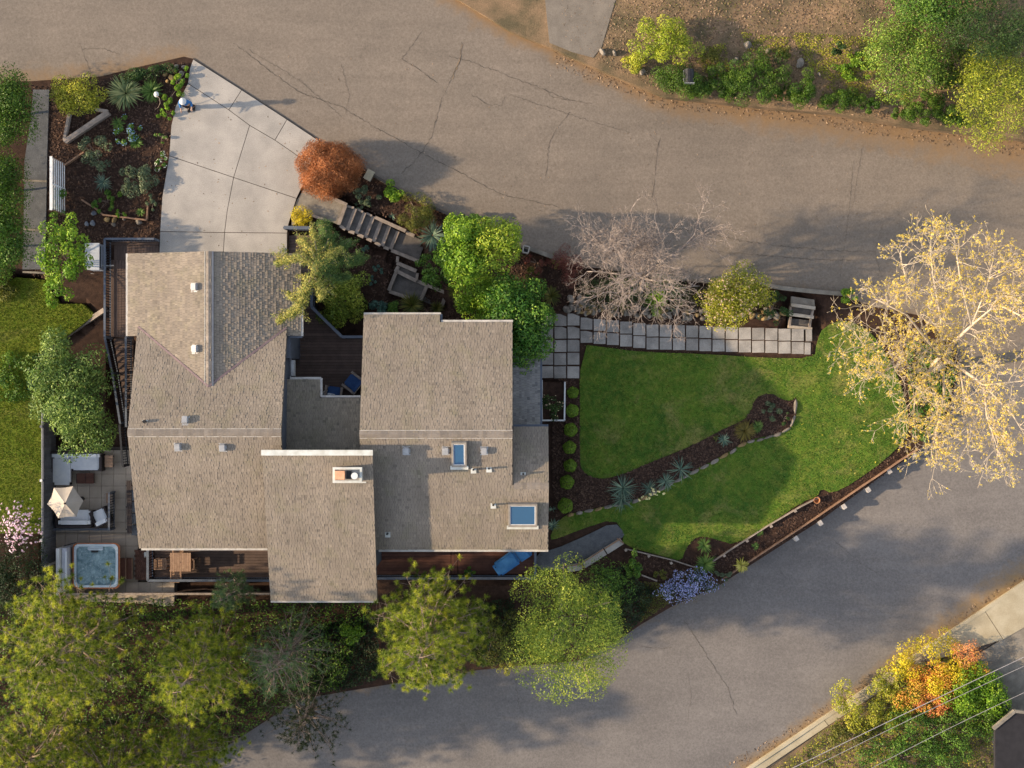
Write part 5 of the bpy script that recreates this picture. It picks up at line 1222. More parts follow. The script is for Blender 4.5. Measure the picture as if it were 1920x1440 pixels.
# ---- shrubs and trees with clumped leaves: (name, label, cat, px, py, rx, ry, h, material, kw)
PL = [
 ('hedge', 'tall green hedge with a silvery patch at the top of the gravel path', 'hedge', 16,206,48,64,2.7, L_ROAD, dict(n=14000, K=80, leaf=(.10,.055), sub=(.3,.5))),
 ('hedge', 'tall green hedge along the upper middle of the gravel path', 'hedge', 6,350,46,58,2.6, L_ROAD, dict(n=13000, K=80, leaf=(.10,.055), sub=(.3,.5))),
 ('hedge', 'yellowish green hedge along the lower end of the gravel path', 'hedge', 8,455,46,60,2.5, L_MID, dict(n=13000, K=80, leaf=(.10,.055), sub=(.3,.5))),
 ('shrub', 'golden orange leaved shrub at the lower end of the hedge', 'shrub', 6,537,27,28,1.3, L_OLIVE, dict(n=2600, K=16)),
 ('shrub', 'big rounded golden green shrub at the top of the driveway garden', 'shrub', 143,182,47,34,1.7, L_GOLD, dict(n=6500, K=34, leaf=(.09,.05), sub=(.3,.45))),
 ('spotted_shrub', 'silvery spotted leaved shrub beside the tilted cedar board', 'shrub', 183,287,30,32,.9, L_GREY, dict(n=1500, K=18, leaf=(.12,.045), sub=(.3,.5))),
 ('shrub', 'grey green rounded shrub beside the driveway edge', 'shrub', 258,340,33,27,.9, L_GREY, dict(n=2600, K=22, leaf=(.10,.05))),
 ('flowering_shrub', 'low shrub with sky blue flowers in the driveway garden', 'shrub', 242,250,24,30,.6, L_MID, dict(n=1400, K=16, leaf=(.13,.04), flowers=(F_SKY, 160, .09))),
 ('shrub', 'low bright green shrub hanging over the tip of the driveway edge', 'shrub', 330,165,16,40,.5, L_BRIGHT, dict(n=1500, K=18, leaf=(.1,.05), rot=-.35)),
 ('shrub', 'dark low shrub mass along the street edge of the driveway garden', 'shrub', 282,136,52,13,.6, L_DARK, dict(n=2200, K=24, leaf=(.1,.05), sub=(.5,.9), rot=.25)),
 ('flowering_shrub', 'small white flowered plant touching the driveway edge', 'plant', 299,297,13,22,.45, L_MID, dict(n=600, K=9, flowers=(F_WHITE, 50, .09))),
 ('shrub', 'small green perennial with pink buds close to the driveway', 'plant', 303,258,13,10,.35, L_MID, dict(n=300, K=6, flowers=(F_CREAM, 16, .08))),
 ('shrub', 'dusty grey trailing plant at the bed corner by the driveway', 'plant', 285,383,12,18,.45, L_GREY, dict(n=500, K=8)),
 ('shrub', 'leafy green perennial clump inside the cedar bed boards', 'plant', 200,380,27,22,.5, L_MID, dict(n=1000, K=14, leaf=(.12,.06), sub=(.25,.4))),
 ('shrub', 'small lime green plant at the lower edge of the cedar boards', 'plant', 224,399,12,8,.3, L_BRIGHT, dict(n=300, K=6)),
 ('climber', 'leafy green climber growing over the white slatted screen', 'climber', 112,380,13,24,1.2, L_MID, dict(n=900, K=12, sub=(.3,.5))),
 ('shrub', 'lime perennial clump by the garden lamp', 'plant', 310,215,17,14,.45, L_BRIGHT, dict(n=700, K=10)),
 ('small_tree', 'airy light green small tree beside the heat pump', 'tree', 118,490,46,80,3.0, L_BRIGHT, dict(n=5200, K=46, leaf=(.13,.075), low=.9, sub=(.16,.28), inner=.8)),
 ('broadleaf_tree', 'large grey green broadleaf tree above the patio', 'tree', 140,742,68,108,4.6, leafmat('leaf_rhododendron', (.030, .065, .015), (.10, .17, .035), (.25, .32, .07)), dict(n=19000, K=95, leaf=(.15,.06), low=1.0, sub=(.2,.32), rot=.28)),
 ('shrub', 'soft green shrub at the edge of the neighbour grass', 'shrub', 22,708,44,44,1.1, L_MID, dict(n=3000, K=26, leaf=(.09,.05))),
 ('shrub', 'small bluish shrub between the broadleaf tree and neighbour grass', 'shrub', 62,718,15,14,.7, L_BLUE, dict(n=500, K=8)),
 ('shrub', 'round golden yellow shrub at the lower driveway corner', 'shrub', 566,408,19,19,.8, L_YEL, dict(n=2600, K=16, leaf=(.06,.03), sub=(.4,.6))),
 ('small_tree', 'yellow green small tree in front of the diagonal deck railing', 'tree', 640,562,46,50,2.4, leafmat('leaf_yellow_green', (.05, .09, .012), (.16, .22, .025), (.40, .40, .06)), dict(n=8500, K=48, leaf=(.12,.05), low=.5, sub=(.22,.34), rot=-.5)),
 ('shrub', 'bright yellow green shrub standing alone in the bed above the timber stairs', 'shrub', 737,362,18,20,.8, L_BRIGHT, dict(n=1300, K=12, leaf=(.1,.05))),
 ('shrub', 'dark olive feathery shrub beside the top of the street kerb', 'shrub', 781,397,32,34,1.3, L_OLIVE, dict(n=6000, K=26, leaf=(.10,.022))),
 ('shrub', 'low dusty green shrub under the red maple', 'shrub', 687,362,26,20,.6, L_GREY, dict(n=1200, K=14)),
 ('shrub', 'low grey green groundcover clump near the stair timbers', 'plant', 682,385,15,10,.3, L_GREY, dict(n=400, K=8)),
 ('broadleaf_tree', 'bright green rounded tree, the one of the pair nearer the timber stairs', 'tree', 868,462,40,58,4.4, L_BRIGHT, dict(n=13000, K=60, leaf=(.15,.07), low=.8, sub=(.25,.38))),
 ('broadleaf_tree', 'lime yellow rounded tree, the one of the pair at the kerb meter box', 'tree', 930,462,47,46,4.4, leafmat('leaf_lime', (.06, .12, .010), (.19, .28, .02), (.42, .45, .05)), dict(n=9500, K=52, leaf=(.13,.06), low=.4, sub=(.25,.38))),
 ('shrub', 'fresh green low shrub filling the gap behind the paired trees', 'shrub', 885,415,30,12,1.1, L_MID, dict(n=1600, K=14)),
 ('shrub', 'dark green open shrub beside the lower garden stairs', 'shrub', 817,510,37,32,1.2, L_MID, dict(n=2400, K=26, leaf=(.13,.055), sub=(.22,.36))),
 ('broadleaf_tree', 'large rich green broadleaf tree shading the corner of the slate porch', 'tree', 974,606,56,82,3.6, leafmat('leaf_rich', (.014, .055, .010), (.05, .14, .016), (.20, .31, .04)), dict(n=22000, K=110, leaf=(.15,.065), low=.9, sub=(.2,.32))),
 ('shrub', 'light green low tree reaching between paired trees and porch tree', 'shrub', 906,556,46,44,2.4, L_BRIGHT, dict(n=6500, K=40, leaf=(.13,.06))),
 ('shrub', 'fresh green rosette shrub against the east wing eave', 'shrub', 713,572,18,18,.9, L_BLUE, dict(n=900, K=10, leaf=(.15,.05))),
 ('shrub', 'green rosette shrub next to the sedge by the east wing eave', 'shrub', 742,580,14,14,.8, L_MID, dict(n=600, K=8, leaf=(.15,.05))),
 ('shrub', 'small blue green rosette in the dark bed under the cedar', 'plant', 708,503,9,9,.3, L_BLUE, dict(n=260, K=5, leaf=(.13,.05))),
 ('shrub', 'small blue green rosette nearer the stair timbers', 'plant', 690,471,11,10,.3, L_BLUE, dict(n=260, K=5, leaf=(.13,.05))),
 ('shrub', 'tiny blue green rosette closest to the yellow green tree', 'plant', 697,527,8,9,.3, L_BLUE, dict(n=220, K=5, leaf=(.13,.05))),
 ('shrub', 'dark red twiggy shrub between sedges and the bare tree', 'shrub', 1063,502,27,36,1.3, L_DRED, dict(n=5200, K=26, leaf=(.10,.018))),
 ('shrub', 'dim maroon low shrub in the bed behind the meter box', 'shrub', 1010,492,26,20,.5, L_DRED, dict(n=900, K=12, leaf=(.1,.03))),
 ('shrub', 'small lime shrub beside the dark red shrub', 'shrub', 1043,482,12,20,.5, L_BRIGHT, dict(n=400, K=8)),
 ('shrub', 'dim olive shrub in the shaded upper bed', 'shrub', 996,512,13,12,.6, L_OLIVE, dict(n=500, K=8)),
 ('shrub', 'dark spreading conifer shrub under the bare tree', 'shrub', 1200,545,95,34,1.1, L_DARK, dict(n=6500, K=50, leaf=(.12,.025), sub=(.4,.8))),
 ('shrub', 'bright green low shrub glowing among the bare branches', 'shrub', 1235,556,24,32,1.2, L_BRIGHT, dict(n=2400, K=18, leaf=(.1,.045))),
 ('flowering_shrub', 'cream and pink blossomed golden green shrub by the paver path', 'shrub', 1374,556,60,54,3.2, L_GOLD, dict(n=11000, K=56, leaf=(.12,.05), low=.2, sub=(.22,.36), flowers=(F_CREAM, 1100, .09))),
 ('shrub', 'dark mounded shrub beside the street steps', 'shrub', 1452,576,30,30,.7, L_DARK, dict(n=1800, K=18, leaf=(.09,.04))),
 ('shrub', 'small fresh green shrub at the kerb end near the maple', 'shrub', 1592,552,15,15,.7, L_BRIGHT, dict(n=800, K=10)),
 ('flowering_shrub', 'rose bush with pale blooms inside the white planter box', 'shrub', 1034,762,19,24,.8, L_DARK, dict(n=900, K=14, leaf=(.09,.05), zf=lambda x, y: -.7, flowers=(F_CREAM, 22, .11))),
 ('flowering_shrub', 'violet blue blossomed shrub spilling over the lower road edge', 'shrub', 1287,1101,52,30,1.2, L_DARK, dict(n=2600, K=44, leaf=(.09,.035), sub=(.26,.46), flowers=(F_BLUE, 1700, .09))),
 ('shrub', 'narrow bright green shrub beside the ivy and lawn edging', 'shrub', 1189,1062,14,28,1.0, L_MID, dict(n=1500, K=14)),
 ('shrub', 'low grey green plant at the road edge next to the violet shrub', 'plant', 1357,1077,16,12,.5, L_GREY, dict(n=500, K=8)),
 ('shrub', 'olive seedling clump near the edging board by the violet shrub', 'plant', 1240,1080,14,10,.5, L_OLIVE, dict(n=400, K=8)),
 ('shrub', 'sparse grey green perennial at the head of the island bed', 'plant', 1448,772,18,18,.45, L_GREY, dict(n=500, K=9, leaf=(.13,.05))),
 ('shrub', 'dim dark plant beside the stone tip of the island bed', 'plant', 1470,785,13,14,.35, L_DARK, dict(n=350, K=7)),
 ('potted_plant', 'small round green potted plant on the lounger deck', 'plant', 881,1073,10,10,.55, L_MID, dict(n=700, K=7, zf=lambda x, y: -1.88, low=.2)),
 ('magnolia', 'pink flowered magnolia beside the patio fence', 'tree', 38,986,46,44,2.6, L_GREY, dict(n=500, K=30, leaf=(.08,.04), low=.5, flowers=(F_PINK, 420, .13))),
 ('shrub', 'wide dark evergreen mass below the magnolia', 'shrub', 30,1080,62,60,2.2, L_IVY, dict(n=9500, K=60, leaf=(.10,.05))),
 ('shrub', 'yellow green shrub crowning the neighbour entry corner of the hillside', 'shrub', 1248,84,60,44,1.6, leafmat('leaf_thuja', (.07, .11, .008), (.24, .30, .02), (.50, .50, .05)), dict(n=9000, K=46, leaf=(.11,.035), zf=hz, sub=(.25,.4))),
 ('hedge', 'clipped dark green hedge around the mailbox', 'hedge', 1276,152,48,27,1.25, leafmat('leaf_hedge', (.02, .05, .006), (.05, .105, .010), (.12, .19, .02)), dict(n=12000, K=60, leaf=(.07,.035), zf=hz, sub=(.4,.6), rot=-.25)),
 ('shrub', 'green roadside shrub just past the mailbox', 'shrub', 1345,156,40,30,1.0, L_ROAD, dict(n=6500, K=30, leaf=(.09,.035), zf=hz)),
 ('shrub', 'tall spreading green shrub beside the reddish heather', 'shrub', 1420,150,54,50,1.3, L_ROAD, dict(n=10500, K=46, leaf=(.1,.032), zf=hz)),
 ('shrub', 'upright green roadside shrub standing alone', 'shrub', 1507,166,24,34,1.2, L_ROAD, dict(n=4500, K=22, leaf=(.09,.032), zf=hz)),
 ('shrub', 'low green roadside shrub right of the lone upright shrub', 'shrub', 1580,188,42,20,.8, L_ROAD, dict(n=4800, K=24, leaf=(.09,.032), zf=hz, sub=(.4,.7))),
 ('shrub', 'small green tuft ending the low roadside shrub', 'shrub', 1634,199,18,14,.6, L_ROAD, dict(n=1000, K=10, zf=hz)),
 ('shrub', 'dark green roadside shrub below the bare litter slope', 'shrub', 1735,206,48,30,1.0, L_ROAD, dict(n=6500, K=30, leaf=(.1,.032), zf=hz)),
 ('shrub', 'green low shrub linking roadside shrub and golden conifer', 'shrub', 1795,228,26,14,.7, L_ROAD, dict(n=1500, K=14, zf=hz)),
 ('shrub', 'reddish brown heather behind the roadside shrubs', 'shrub', 1457,140,11,10,.5, L_DRED, dict(n=500, K=7, zf=hz)),
 ('shrub', 'greyish twiggy shrub on the litter slope', 'shrub', 1380,128,14,20,.6, L_GREY, dict(n=600, K=8, zf=hz, leaf=(.09,.02))),
 ('shrub', 'dark rounded shrub high on the litter slope', 'shrub', 1571,92,13,12,.9, L_DARK, dict(n=700, K=8, zf=hz)),
 ('shrub', 'olive twiggy shrub midway up the litter slope', 'shrub', 1472,102,16,14,.7, L_OLIVE, dict(n=700, K=8, zf=hz)),
 ('ground_shrub', 'lime green weedy patch on the litter slope', 'shrub', 1600,125,36,26,.25, L_BRIGHT, dict(n=1600, K=30, zf=hz, sub=(.6,1.2), trunk=False)),
 ('broadleaf_tree', 'soft green spreading tree at the upper hillside', 'tree', 1692,112,70,72,3.0, leafmat('leaf_soft', (.03, .075, .012), (.12, .20, .025), (.28, .36, .05)), dict(n=14000, K=80, leaf=(.11,.05), zf=hz, low=.5)),
 ('conifer', 'golden green feathery conifer at the upper road bend', 'tree', 1862,176,84,90,3.2, leafmat('leaf_conifer_gold', (.05, .085, .008), (.20, .25, .02), (.46, .45, .05)), dict(n=15000, K=80, leaf=(.14,.03), zf=hz, low=.3)),
 ('conifer', 'dark green conifer behind the golden feathery conifer', 'tree', 1850,60,95,60,4.2, L_DARK, dict(n=13000, K=80, leaf=(.13,.03), zf=hz, low=.5)),
 ('broadleaf_tree', 'bright leafy tree crowning the far hillside edge', 'tree', 1760,10,90,60,3.6, L_MID, dict(n=11000, K=70, leaf=(.12,.055), zf=hz, low=.5)),
 ('shrub', 'leafy green shrub between the soft tree and golden conifer', 'shrub', 1790,130,50,46,1.8, L_ROAD, dict(n=5200, K=36, leaf=(.11,.045), zf=hz)),
 ('shrub', 'golden shrub in front of the neighbour entry on the bank', 'shrub', 1190,120,22,18,.8, L_GOLD, dict(n=1400, K=14, zf=hz)),
 ('shrub', 'yellow green shrub low in the corner bed beside the kerb stones', 'shrub', 1690,1284,56,44,1.3, L_GOLD, dict(n=4200, K=30, leaf=(.10,.05), zf=rz)),
 ('shrub', 'deep green shrub below the glossy lime shrub', 'shrub', 1856,1345,40,36,1.4, L_ROAD, dict(n=3600, K=28, leaf=(.11,.06), zf=rz)),
 ('shrub', 'yellow sunlit shrub along the corner kerb of the sidewalk', 'shrub', 1735,1243,64,54,1.6, L_YEL, dict(n=5200, K=34, leaf=(.10,.05), zf=rz)),
 ('shrub', 'yellow green shrub nearest the lower road in the corner bed', 'shrub', 1640,1318,72,48,1.4, L_GOLD, dict(n=6000, K=40, leaf=(.10,.05), zf=rz)),
 ('shrub', 'orange leaved shrub in the middle of the corner bed', 'shrub', 1742,1288,60,46,1.5, L_ORNG, dict(n=4500, K=34, leaf=(.10,.045), zf=rz)),
 ('shrub', 'coral red shrub tip beside the sidewalk slabs', 'shrub', 1812,1224,30,24,1.5, leafmat('leaf_coral', (.45, .12, .06), (.62, .28, .1), (.66, .45, .12)), dict(n=1500, K=14, leaf=(.09,.03), zf=rz)),
 ('shrub', 'small coral shrub at the edge of the neighbour drive', 'shrub', 1832,1256,22,18,1.2, L_ORNG, dict(n=800, K=10, leaf=(.09,.03), zf=rz)),
 ('shrub', 'crimson shrub tucked under the overhead cables', 'shrub', 1752,1312,38,30,1.3, leafmat('leaf_crimson', (.28, .05, .03), (.45, .14, .06), (.58, .34, .07)), dict(n=2200, K=20, zf=rz)),
 ('shrub', 'glossy lime green shrub beside the neighbour drive', 'shrub', 1832,1302,54,46,1.7, L_BRIGHT, dict(n=6500, K=44, leaf=(.12,.07), zf=rz)),
 ('shrub', 'dark green shrub at the foot of the corner bed', 'shrub', 1745,1362,100,44,1.5, L_MID, dict(n=5200, K=44, leaf=(.11,.06), zf=rz)),
 ('shrub', 'sunlit gold shrub beyond the glossy lime shrub', 'shrub', 1800,1262,36,30,1.5, L_YEL, dict(n=1800, K=16, zf=rz)),
 ('shrub', 'dark leafy shrub mass behind the corner bed shrubs', 'shrub', 1700,1420,110,44,1.6, L_MID, dict(n=5200, K=44, leaf=(.11,.06), zf=rz)),
 ('shrub', 'golden brown leafy shrub on the litter verge of the corner', 'shrub', 1590,1375,50,26,1.0, L_OLIVE, dict(n=2200, K=22, zf=rz)),
]
for a in PL:
    kw = a[-1]; plant(*a[:9], **kw)
pp = [o for o in COL.objects if o.name == 'potted_plant'][0]
MB().lathe(W(881,1073,-1.88), [(.12, 0), (.17, .22), (.15, .23), (.13, .15)], 14).build('pot', RAIL, pp)

# ---- ivy banks: uncountable ground cover
def carpet(name, polys, n, m, zf, h=(.05, .45), leaf=(.12, .07)):
    xs = [p[0] for q in polys for p in q]; ys = [p[1] for q in polys for p in q]
    x = rng.uniform(min(xs), max(xs), n*3); y = rng.uniform(min(ys), max(ys), n*3); k = np.zeros(len(x), bool)
    for q in polys: k |= inpoly(x, y, q)
    x, y = x[k][:n], y[k][:n]; n = len(x)
    b = .5+.5*np.sin(x*.11+1.3*np.sin(y*.09))*np.sin(y*.13+1.1*np.sin(x*.07)); z = zf(x, y)+h[0]+(h[1]-h[0])*b*rng.uniform(.4, 1, n); f = S*(H-z)/H
    C = np.stack([(x-960)*f, (720-y)*f, z], -1); N_ = rng.normal(size=(n, 3))*.6+np.array([0, 0, .9])
    V = leafquads(C, N_, *leaf)
    return mesh(name, V, np.arange(4*n).reshape(-1, 4), m, None, np.clip(b*.5+rng.normal(.25, .2, n), 0, 1), 'stuff')
carpet('ivy_ground_cover', [[(1105,1068),(1180,1062),(1200,1090),(1232,1110),(1200,1165),(1150,1205),(1120,1160),(1130,1100)], [(850,1140),(960,1120),(1000,1230),(900,1252),(850,1225)], [(560,1180),(700,1150),(720,1270),(640,1295),(560,1300)]], 15000, L_IVY, yz)
carpet('undergrowth', [[(-60,1130),(120,1120),(500,1126),(700,1130),(640,1290),(560,1310),(300,1480),(-60,1480)]], 26000, L_ROAD, yz, (.1, 1.0))
carpet('ivy_under_maple', [[(1700,640),(1780,650),(1795,700),(1770,780),(1735,830),(1712,820),(1705,760)]], 3500, L_MID, yz, (.05, .5))
carpet('weedy_verge', [[(1200,1090),(1262,1095),(1255,1132),(1200,1168)]], 1600, L_OLIVE, yz, (.03, .2), (.08, .03))
carpet('corner_bed_ground_cover', [[(1770,1232),(1826,1232),(1850,1300),(1868,1460),(1430,1460),(1552,1366),(1614,1322),(1704,1262)]], 9000, leafmat('corner_leaves', (.05, .08, .01), (.16, .19, .02), (.40, .32, .04)), rz, (.15, .6), (.11, .06))
carpet('hillside_weeds', [[(1150,60),(1250,150),(1450,180),(1700,215),(1930,245),(1930,-60),(1150,-60)]], 3500, L_OLIVE, hz, (.02, .12), (.1, .035))
carpet('hillside_green_patches', [[(1480,60),(1650,70),(1660,150),(1590,175),(1520,130)], [(1310,90),(1360,80),(1370,140),(1320,150)], [(1560,150),(1640,160),(1620,185),(1540,175)], [(1390,60),(1480,70),(1470,100),(1400,95)], [(1640,175),(1720,170),(1700,195),(1650,198)]], 7500, L_GOLD, hz, (.01, .12), (.08, .035))
carpet('leaf_clutter_under_bare_tree', [[(1060,520),(1440,545),(1470,590),(1100,575)]], 5000, leafmat('dull_leaves', (.03, .028, .012), (.07, .06, .025), (.13, .10, .05)), yz, (.02, .3), (.1, .05))

# ---- spiky plants
def spiky(label, px, py, r, n, m, up=.55, w=.05, zf=yz, name='spiky_plant', droop=.5, cat='plant', group=None, inner=.0):
    if m is B_BLU: n = int(n*.5); w *= .62; r *= 1.1
    g = zf(px, py); c = W(px, py, g+.15); base = Vector((c.x, c.y, g)); R = r*S
    t = thing(name, label, cat, base, group); V = []; F = []; rnd = []
    for i in range(n):
        a = random.uniform(0, 6.283); e = random.uniform(.25, 1)**.6; L = R*random.uniform(.7, 1.12); hz_ = L*(.35+.65*e) if inner == 0 else L; up_ = L*up*random.uniform(.5, 1.3)*(1.4-e)
        d = Vector((math.cos(a), math.sin(a), 0)); s_ = Vector((-d.y, d.x, 0)); q = random.random(); k = len(V)
        for j, tt in enumerate((0, .35, .7, 1.0)):
            p = base+d*(hz_*tt+R*.04)+Vector((0, 0, .05+up_*(tt*1.8-droop*1.9*tt*tt)+.1)); ww = w*(.7, 1.0, .75, .05)[j]*.5
            p.z = max(p.z, g+.03); V += [p-s_*ww+Vector((0, 0, ww*.5)), p+s_*ww+Vector((0, 0, ww*.5))]
        for j in range(3): F.append((k+2*j, k+2*j+1, k+2*j+3, k+2*j+2)); rnd.append(q)
    mesh('blades', np.array([tuple(v) for v in V]), np.array(F), m, t, rnd); return t
B_YUC = leafmat('blade_yucca', (.06, .10, .04), (.17, .21, .08), (.36, .35, .14), trans=.2)
B_BLU = leafmat('blade_blue_green', (.04, .08, .06), (.09, .15, .11), (.22, .28, .18), trans=.2)
B_SED = leafmat('blade_sedge', (.035, .05, .010), (.09, .10, .018), (.17, .15, .03), trans=.3)
B_GRN = leafmat('blade_green', (.035, .08, .015), (.08, .15, .025), (.15, .22, .05), trans=.3)
B_GOLD = leafmat('blade_gold', (.2, .2, .03), (.38, .34, .06), (.5, .45, .12), trans=.3)
spiky('big golden variegated yucca at the top of the driveway garden', 236,175,37,190, B_YUC, w=.075)
spiky('fresh green grassy plant around the garden lamp', 284,172,25,170, B_GRN, w=.05)
spiky('blue green spiky clump between spotted shrub and driveway bed boards', 194,342,18,110, B_BLU, w=.05)
spiky('leafy green iris clump above the blue flowered shrub', 222,232,14,60, B_GRN, w=.05)
spiky('broad bladed green clump below the blue flowered shrub', 256,268,16,60, B_GRN, w=.06)
spiky('small green daylily inside the cedar boards corner', 264,398,10,40, B_GRN, w=.04)
spiky('silvery blue green yucca between timber stairs and paired trees', 811,441,30,200, B_BLU, w=.07)
spiky('long bladed green sedge against the east wing eave', 772,573,28,170, B_SED, w=.04, up=.8)
spiky('smaller golden sedge at the eave notch', 820,578,17,90, B_SED, w=.035, up=.8)
spiky('olive sedge beside the bottom stair timber', 868,560,26,140, B_SED, w=.045)
spiky('dark sedge clump behind the bottom stair timber', 853,545,20,100, B_SED, w=.045)
spiky('olive gold sedge next to the square pavers', 1033,555,22,170, B_SED, w=.045)
spiky('dim olive sedge under the shade of the porch tree', 1000,535,20,110, B_SED, w=.045)
spiky('sprawling blue green phormium nearest the clipped balls on the stone edging', 1168,915,30,120, B_BLU, w=.05)
spiky('second sprawling phormium overlapping the stone edging', 1165,935,28,110, B_BLU, w=.045)
spiky('blue green daffodil clump with pale blooms in the island bed', 1217,915,18,110, B_BLU, w=.04)
spiky('taller blue green clump beside the daffodils', 1248,903,19,130, B_BLU, w=.045)
spiky('open sprawling spiky plant highest of the stone edging row', 1276,880,27,75, B_BLU, w=.05)
spiky('pale green small yucca in the middle of the island bed', 1357,825,15,70, B_BLU, w=.055)
spiky('round amber grass tussock in the island bed', 1396,808,24,260, leafmat('blade_amber', (.06, .055, .012), (.14, .11, .02), (.22, .17, .04)), w=.025)
spiky('dark green tuft behind the amber tussock', 1420,800,14,90, B_GRN, w=.035)
spiky('upper phormium in the dark semicircle bed by the lawn', 1320,1022,18,70, B_GRN, w=.05)
spiky('lower spreading phormium at the crossing of edging boards', 1322,1057,24,90, B_GRN, w=.055)
spiky('pale yellow striped phormium at the lower road edge', 1390,1060,16,60, B_GOLD, w=.06)
spiky('small bright tuft in the roadside bed nearest the lawn edging', 1424,998,9,36, B_GRN, w=.05)
spiky('small bright tuft in the middle of the roadside bed', 1416,1024,9,40, B_GRN, w=.05)
spiky('blue green spiky plant close to the house corner', 1037,985,15,60, B_BLU, w=.05)
spiky('little green weed tuft at the house corner', 1036,955,9,30, B_BLU, w=.045)
spiky('pale perennial tuft with a pink bud above the stair timbers', 736,406,8,26, B_BLU, w=.05)
spiky('small straw coloured tuft near the kerb bed', 1342,822,8,24, B_SED, w=.03)
df = [o for o in COL.objects if o.get('label', '').startswith('blue green daffodil')][0]
C = np.array([tuple(W(x, y, -.9)) for x, y in ((1224,917),(1220,927),(1229,926),(1205,933),(1212,935),(1245,925),(1218,933),(1225,921),(1200,937),(1236,921))]); leafmesh('blossom', np.repeat(C, 3, 0)+rng.normal(0, .03, (30, 3)), rng.normal(0, .4, (30, 3))+np.array([0, 0, 1]), .12, .1, F_YEL, df)

# ---- red maple dome
g = 0.0; q = W(615,316,1.1); rmt = thing('red_maple', 'rounded coppery red laceleaf maple at the driveway corner', 'tree', (q.x, q.y, 0), None)
n = 21000; d = unit_dirs(n, -.15); lob = 1+.06*np.sin(3*np.arctan2(d[:, 1], d[:, 0])+1)+.05*np.sin(7*np.arctan2(d[:, 1], d[:, 0])); rr = rng.uniform(.55, 1, n)**.5*rng.uniform(.9, 1.08, n)*lob
P = np.array((q.x, q.y, .75))+d*rr[:, None]*np.array([1.62, 1.42, 1.35])
leafmesh('crown', P, d+.7*rng.normal(size=d.shape), .17, .020, L_RED, rmt, np.clip(.45+.3*np.sin(P[:, 0]*4)*np.sin(P[:, 1]*5)+rng.normal(0, .2, n), 0, 1))
limbs('trunk', (q.x, q.y, 0), P[:9]*np.array([.8, .8, .8])+np.array((q.x*.2, q.y*.2, .1)), .07, BARK, rmt)

# ---- pines
def pine(label, px, py, rpx, h, m, ntuft=520, needles=30, tl=.25, group='pines below the house', rb=None, zf=yz, topoff=(0, 0), dens=1.0, bark=BARK, name='pine_tree', asym=1.0):
    """px,py: where the middle of the crown shows; the trunk stands straight below it"""
    g = zf(px, py); zc = g+h*.62; q = W(px, py, zc); base = Vector((q.x, q.y, g)); R = rpx*S*(H-zc)/H
    t = thing(name, label, 'tree', base, group); b = MB(); top = base+Vector((topoff[0], topoff[1], h))
    b.tube([base-Vector((0, 0, .2)), base.lerp(top, .5)+Vector((.06, -.05, 0)), top], [.045*h**.8*.6+.05, .03*h**.8*.6+.04, .02], 8)
    T = []; D = []; nb = int(h*8)
    for i in range(nb):
        t_ = random.uniform(.22, .985); a = i*2.399+random.uniform(-.35, .35); rad = R*math.sin(math.pi*min(1, (1.02-t_)*.62+.02))**.8*random.uniform(.65, 1.1)
        if math.sin(a) > 0: rad *= asym
        p0 = base.lerp(top, t_); d = Vector((math.cos(a), math.sin(a), random.uniform(.12, .55))); p1 = p0+d*rad*.55; p2 = p0+Vector((d.x, d.y, d.z*1.15))*rad
        b.tube([p0, p1, p2], [.03+.012*rad, .02, .008], 4)
        k = max(3, int(rad*5.0*dens))
        for j in range(k):
            s_ = .3+.7*(j+random.random())/k; c = p0.lerp(p2, s_); sd_ = Vector((random.gauss(0, 1), random.gauss(0, 1), random.uniform(-.2, .7))).normalized(); e = c+sd_*random.uniform(.15, .6)*(.5+.3*rad)
            b.tube([c, e], [.010, .005], 3); T.append(e); D.append((sd_+Vector((0, 0, .8))).normalized())
        T.append(p2); D.append(d.normalized())
    T.append(top); D.append(Vector((0, 0, 1)))
    b.build('trunk', bark, t, smooth=True)
    T = np.array([tuple(v) for v in T]); D = np.array([tuple(v) for v in D]); K = len(T); n = K*needles; k = np.repeat(np.arange(K), needles)
    dd = rng.normal(size=(n, 3)); dd /= np.linalg.norm(dd, axis=1, keepdims=True); dd = dd*.95+D[k]*.55; dd /= np.linalg.norm(dd, axis=1, keepdims=True)
    L = tl*rng.uniform(.7, 1.15, n)*rng.uniform(.75, 1.2, K)[k]; sd_ = np.cross(dd, rng.normal(size=(n, 3))); sd_ /= np.linalg.norm(sd_, axis=1, keepdims=True)
    o = T[k]-dd*(L*.1)[:, None]; wv = .0085
    V = np.stack([o-sd_*wv, o+sd_*wv, o+dd*L[:, None]+sd_*.004], 1).reshape(-1, 3)
    mesh('crown', V, np.arange(3*n).reshape(-1, 3), m, t, np.clip(rng.uniform(.15, .85, K)[k]+rng.normal(0, .1, n), 0, 1)); return t
pine('broad yellow green pine at the hot tub end of the pine row', 118,1222,140,13.0, L_PINE, needles=84, dens=1.3)
pine('second yellow green pine of the row, below the dining deck', 372,1256,100,12.0, L_PINE, needles=84, dens=1.3)
pine('tall open pine with bare limbs beside the lounger deck', 800,1195,114,14.0, L_PINE, needles=84, dens=1.3)
pine('slender young pine rising beside the dining deck rail', 432,1112,34,6.4, L_PINE2, needles=30, group=None, dens=1.6)
pine('bluish thin pine with grey bare branches between the bigger pines', 530,1232,84,9.0, L_PINE2, needles=22, dens=1.0, group=None)
pine('dark pine in the lower corner behind the first pine', 60,1420,115,9, L_PINE, needles=75, dens=1.4)
pine('dark pine at the foot of the second pine', 330,1425,100,8, L_PINE, needles=75, dens=1.3)
pine('dark drooping conifer at the road bend below the pines', 570,1350,80,5.2, leafmat('needles_dark', (.012, .022, .008), (.03, .045, .012), (.06, .075, .02)), needles=26, dens=1.3, group=None)
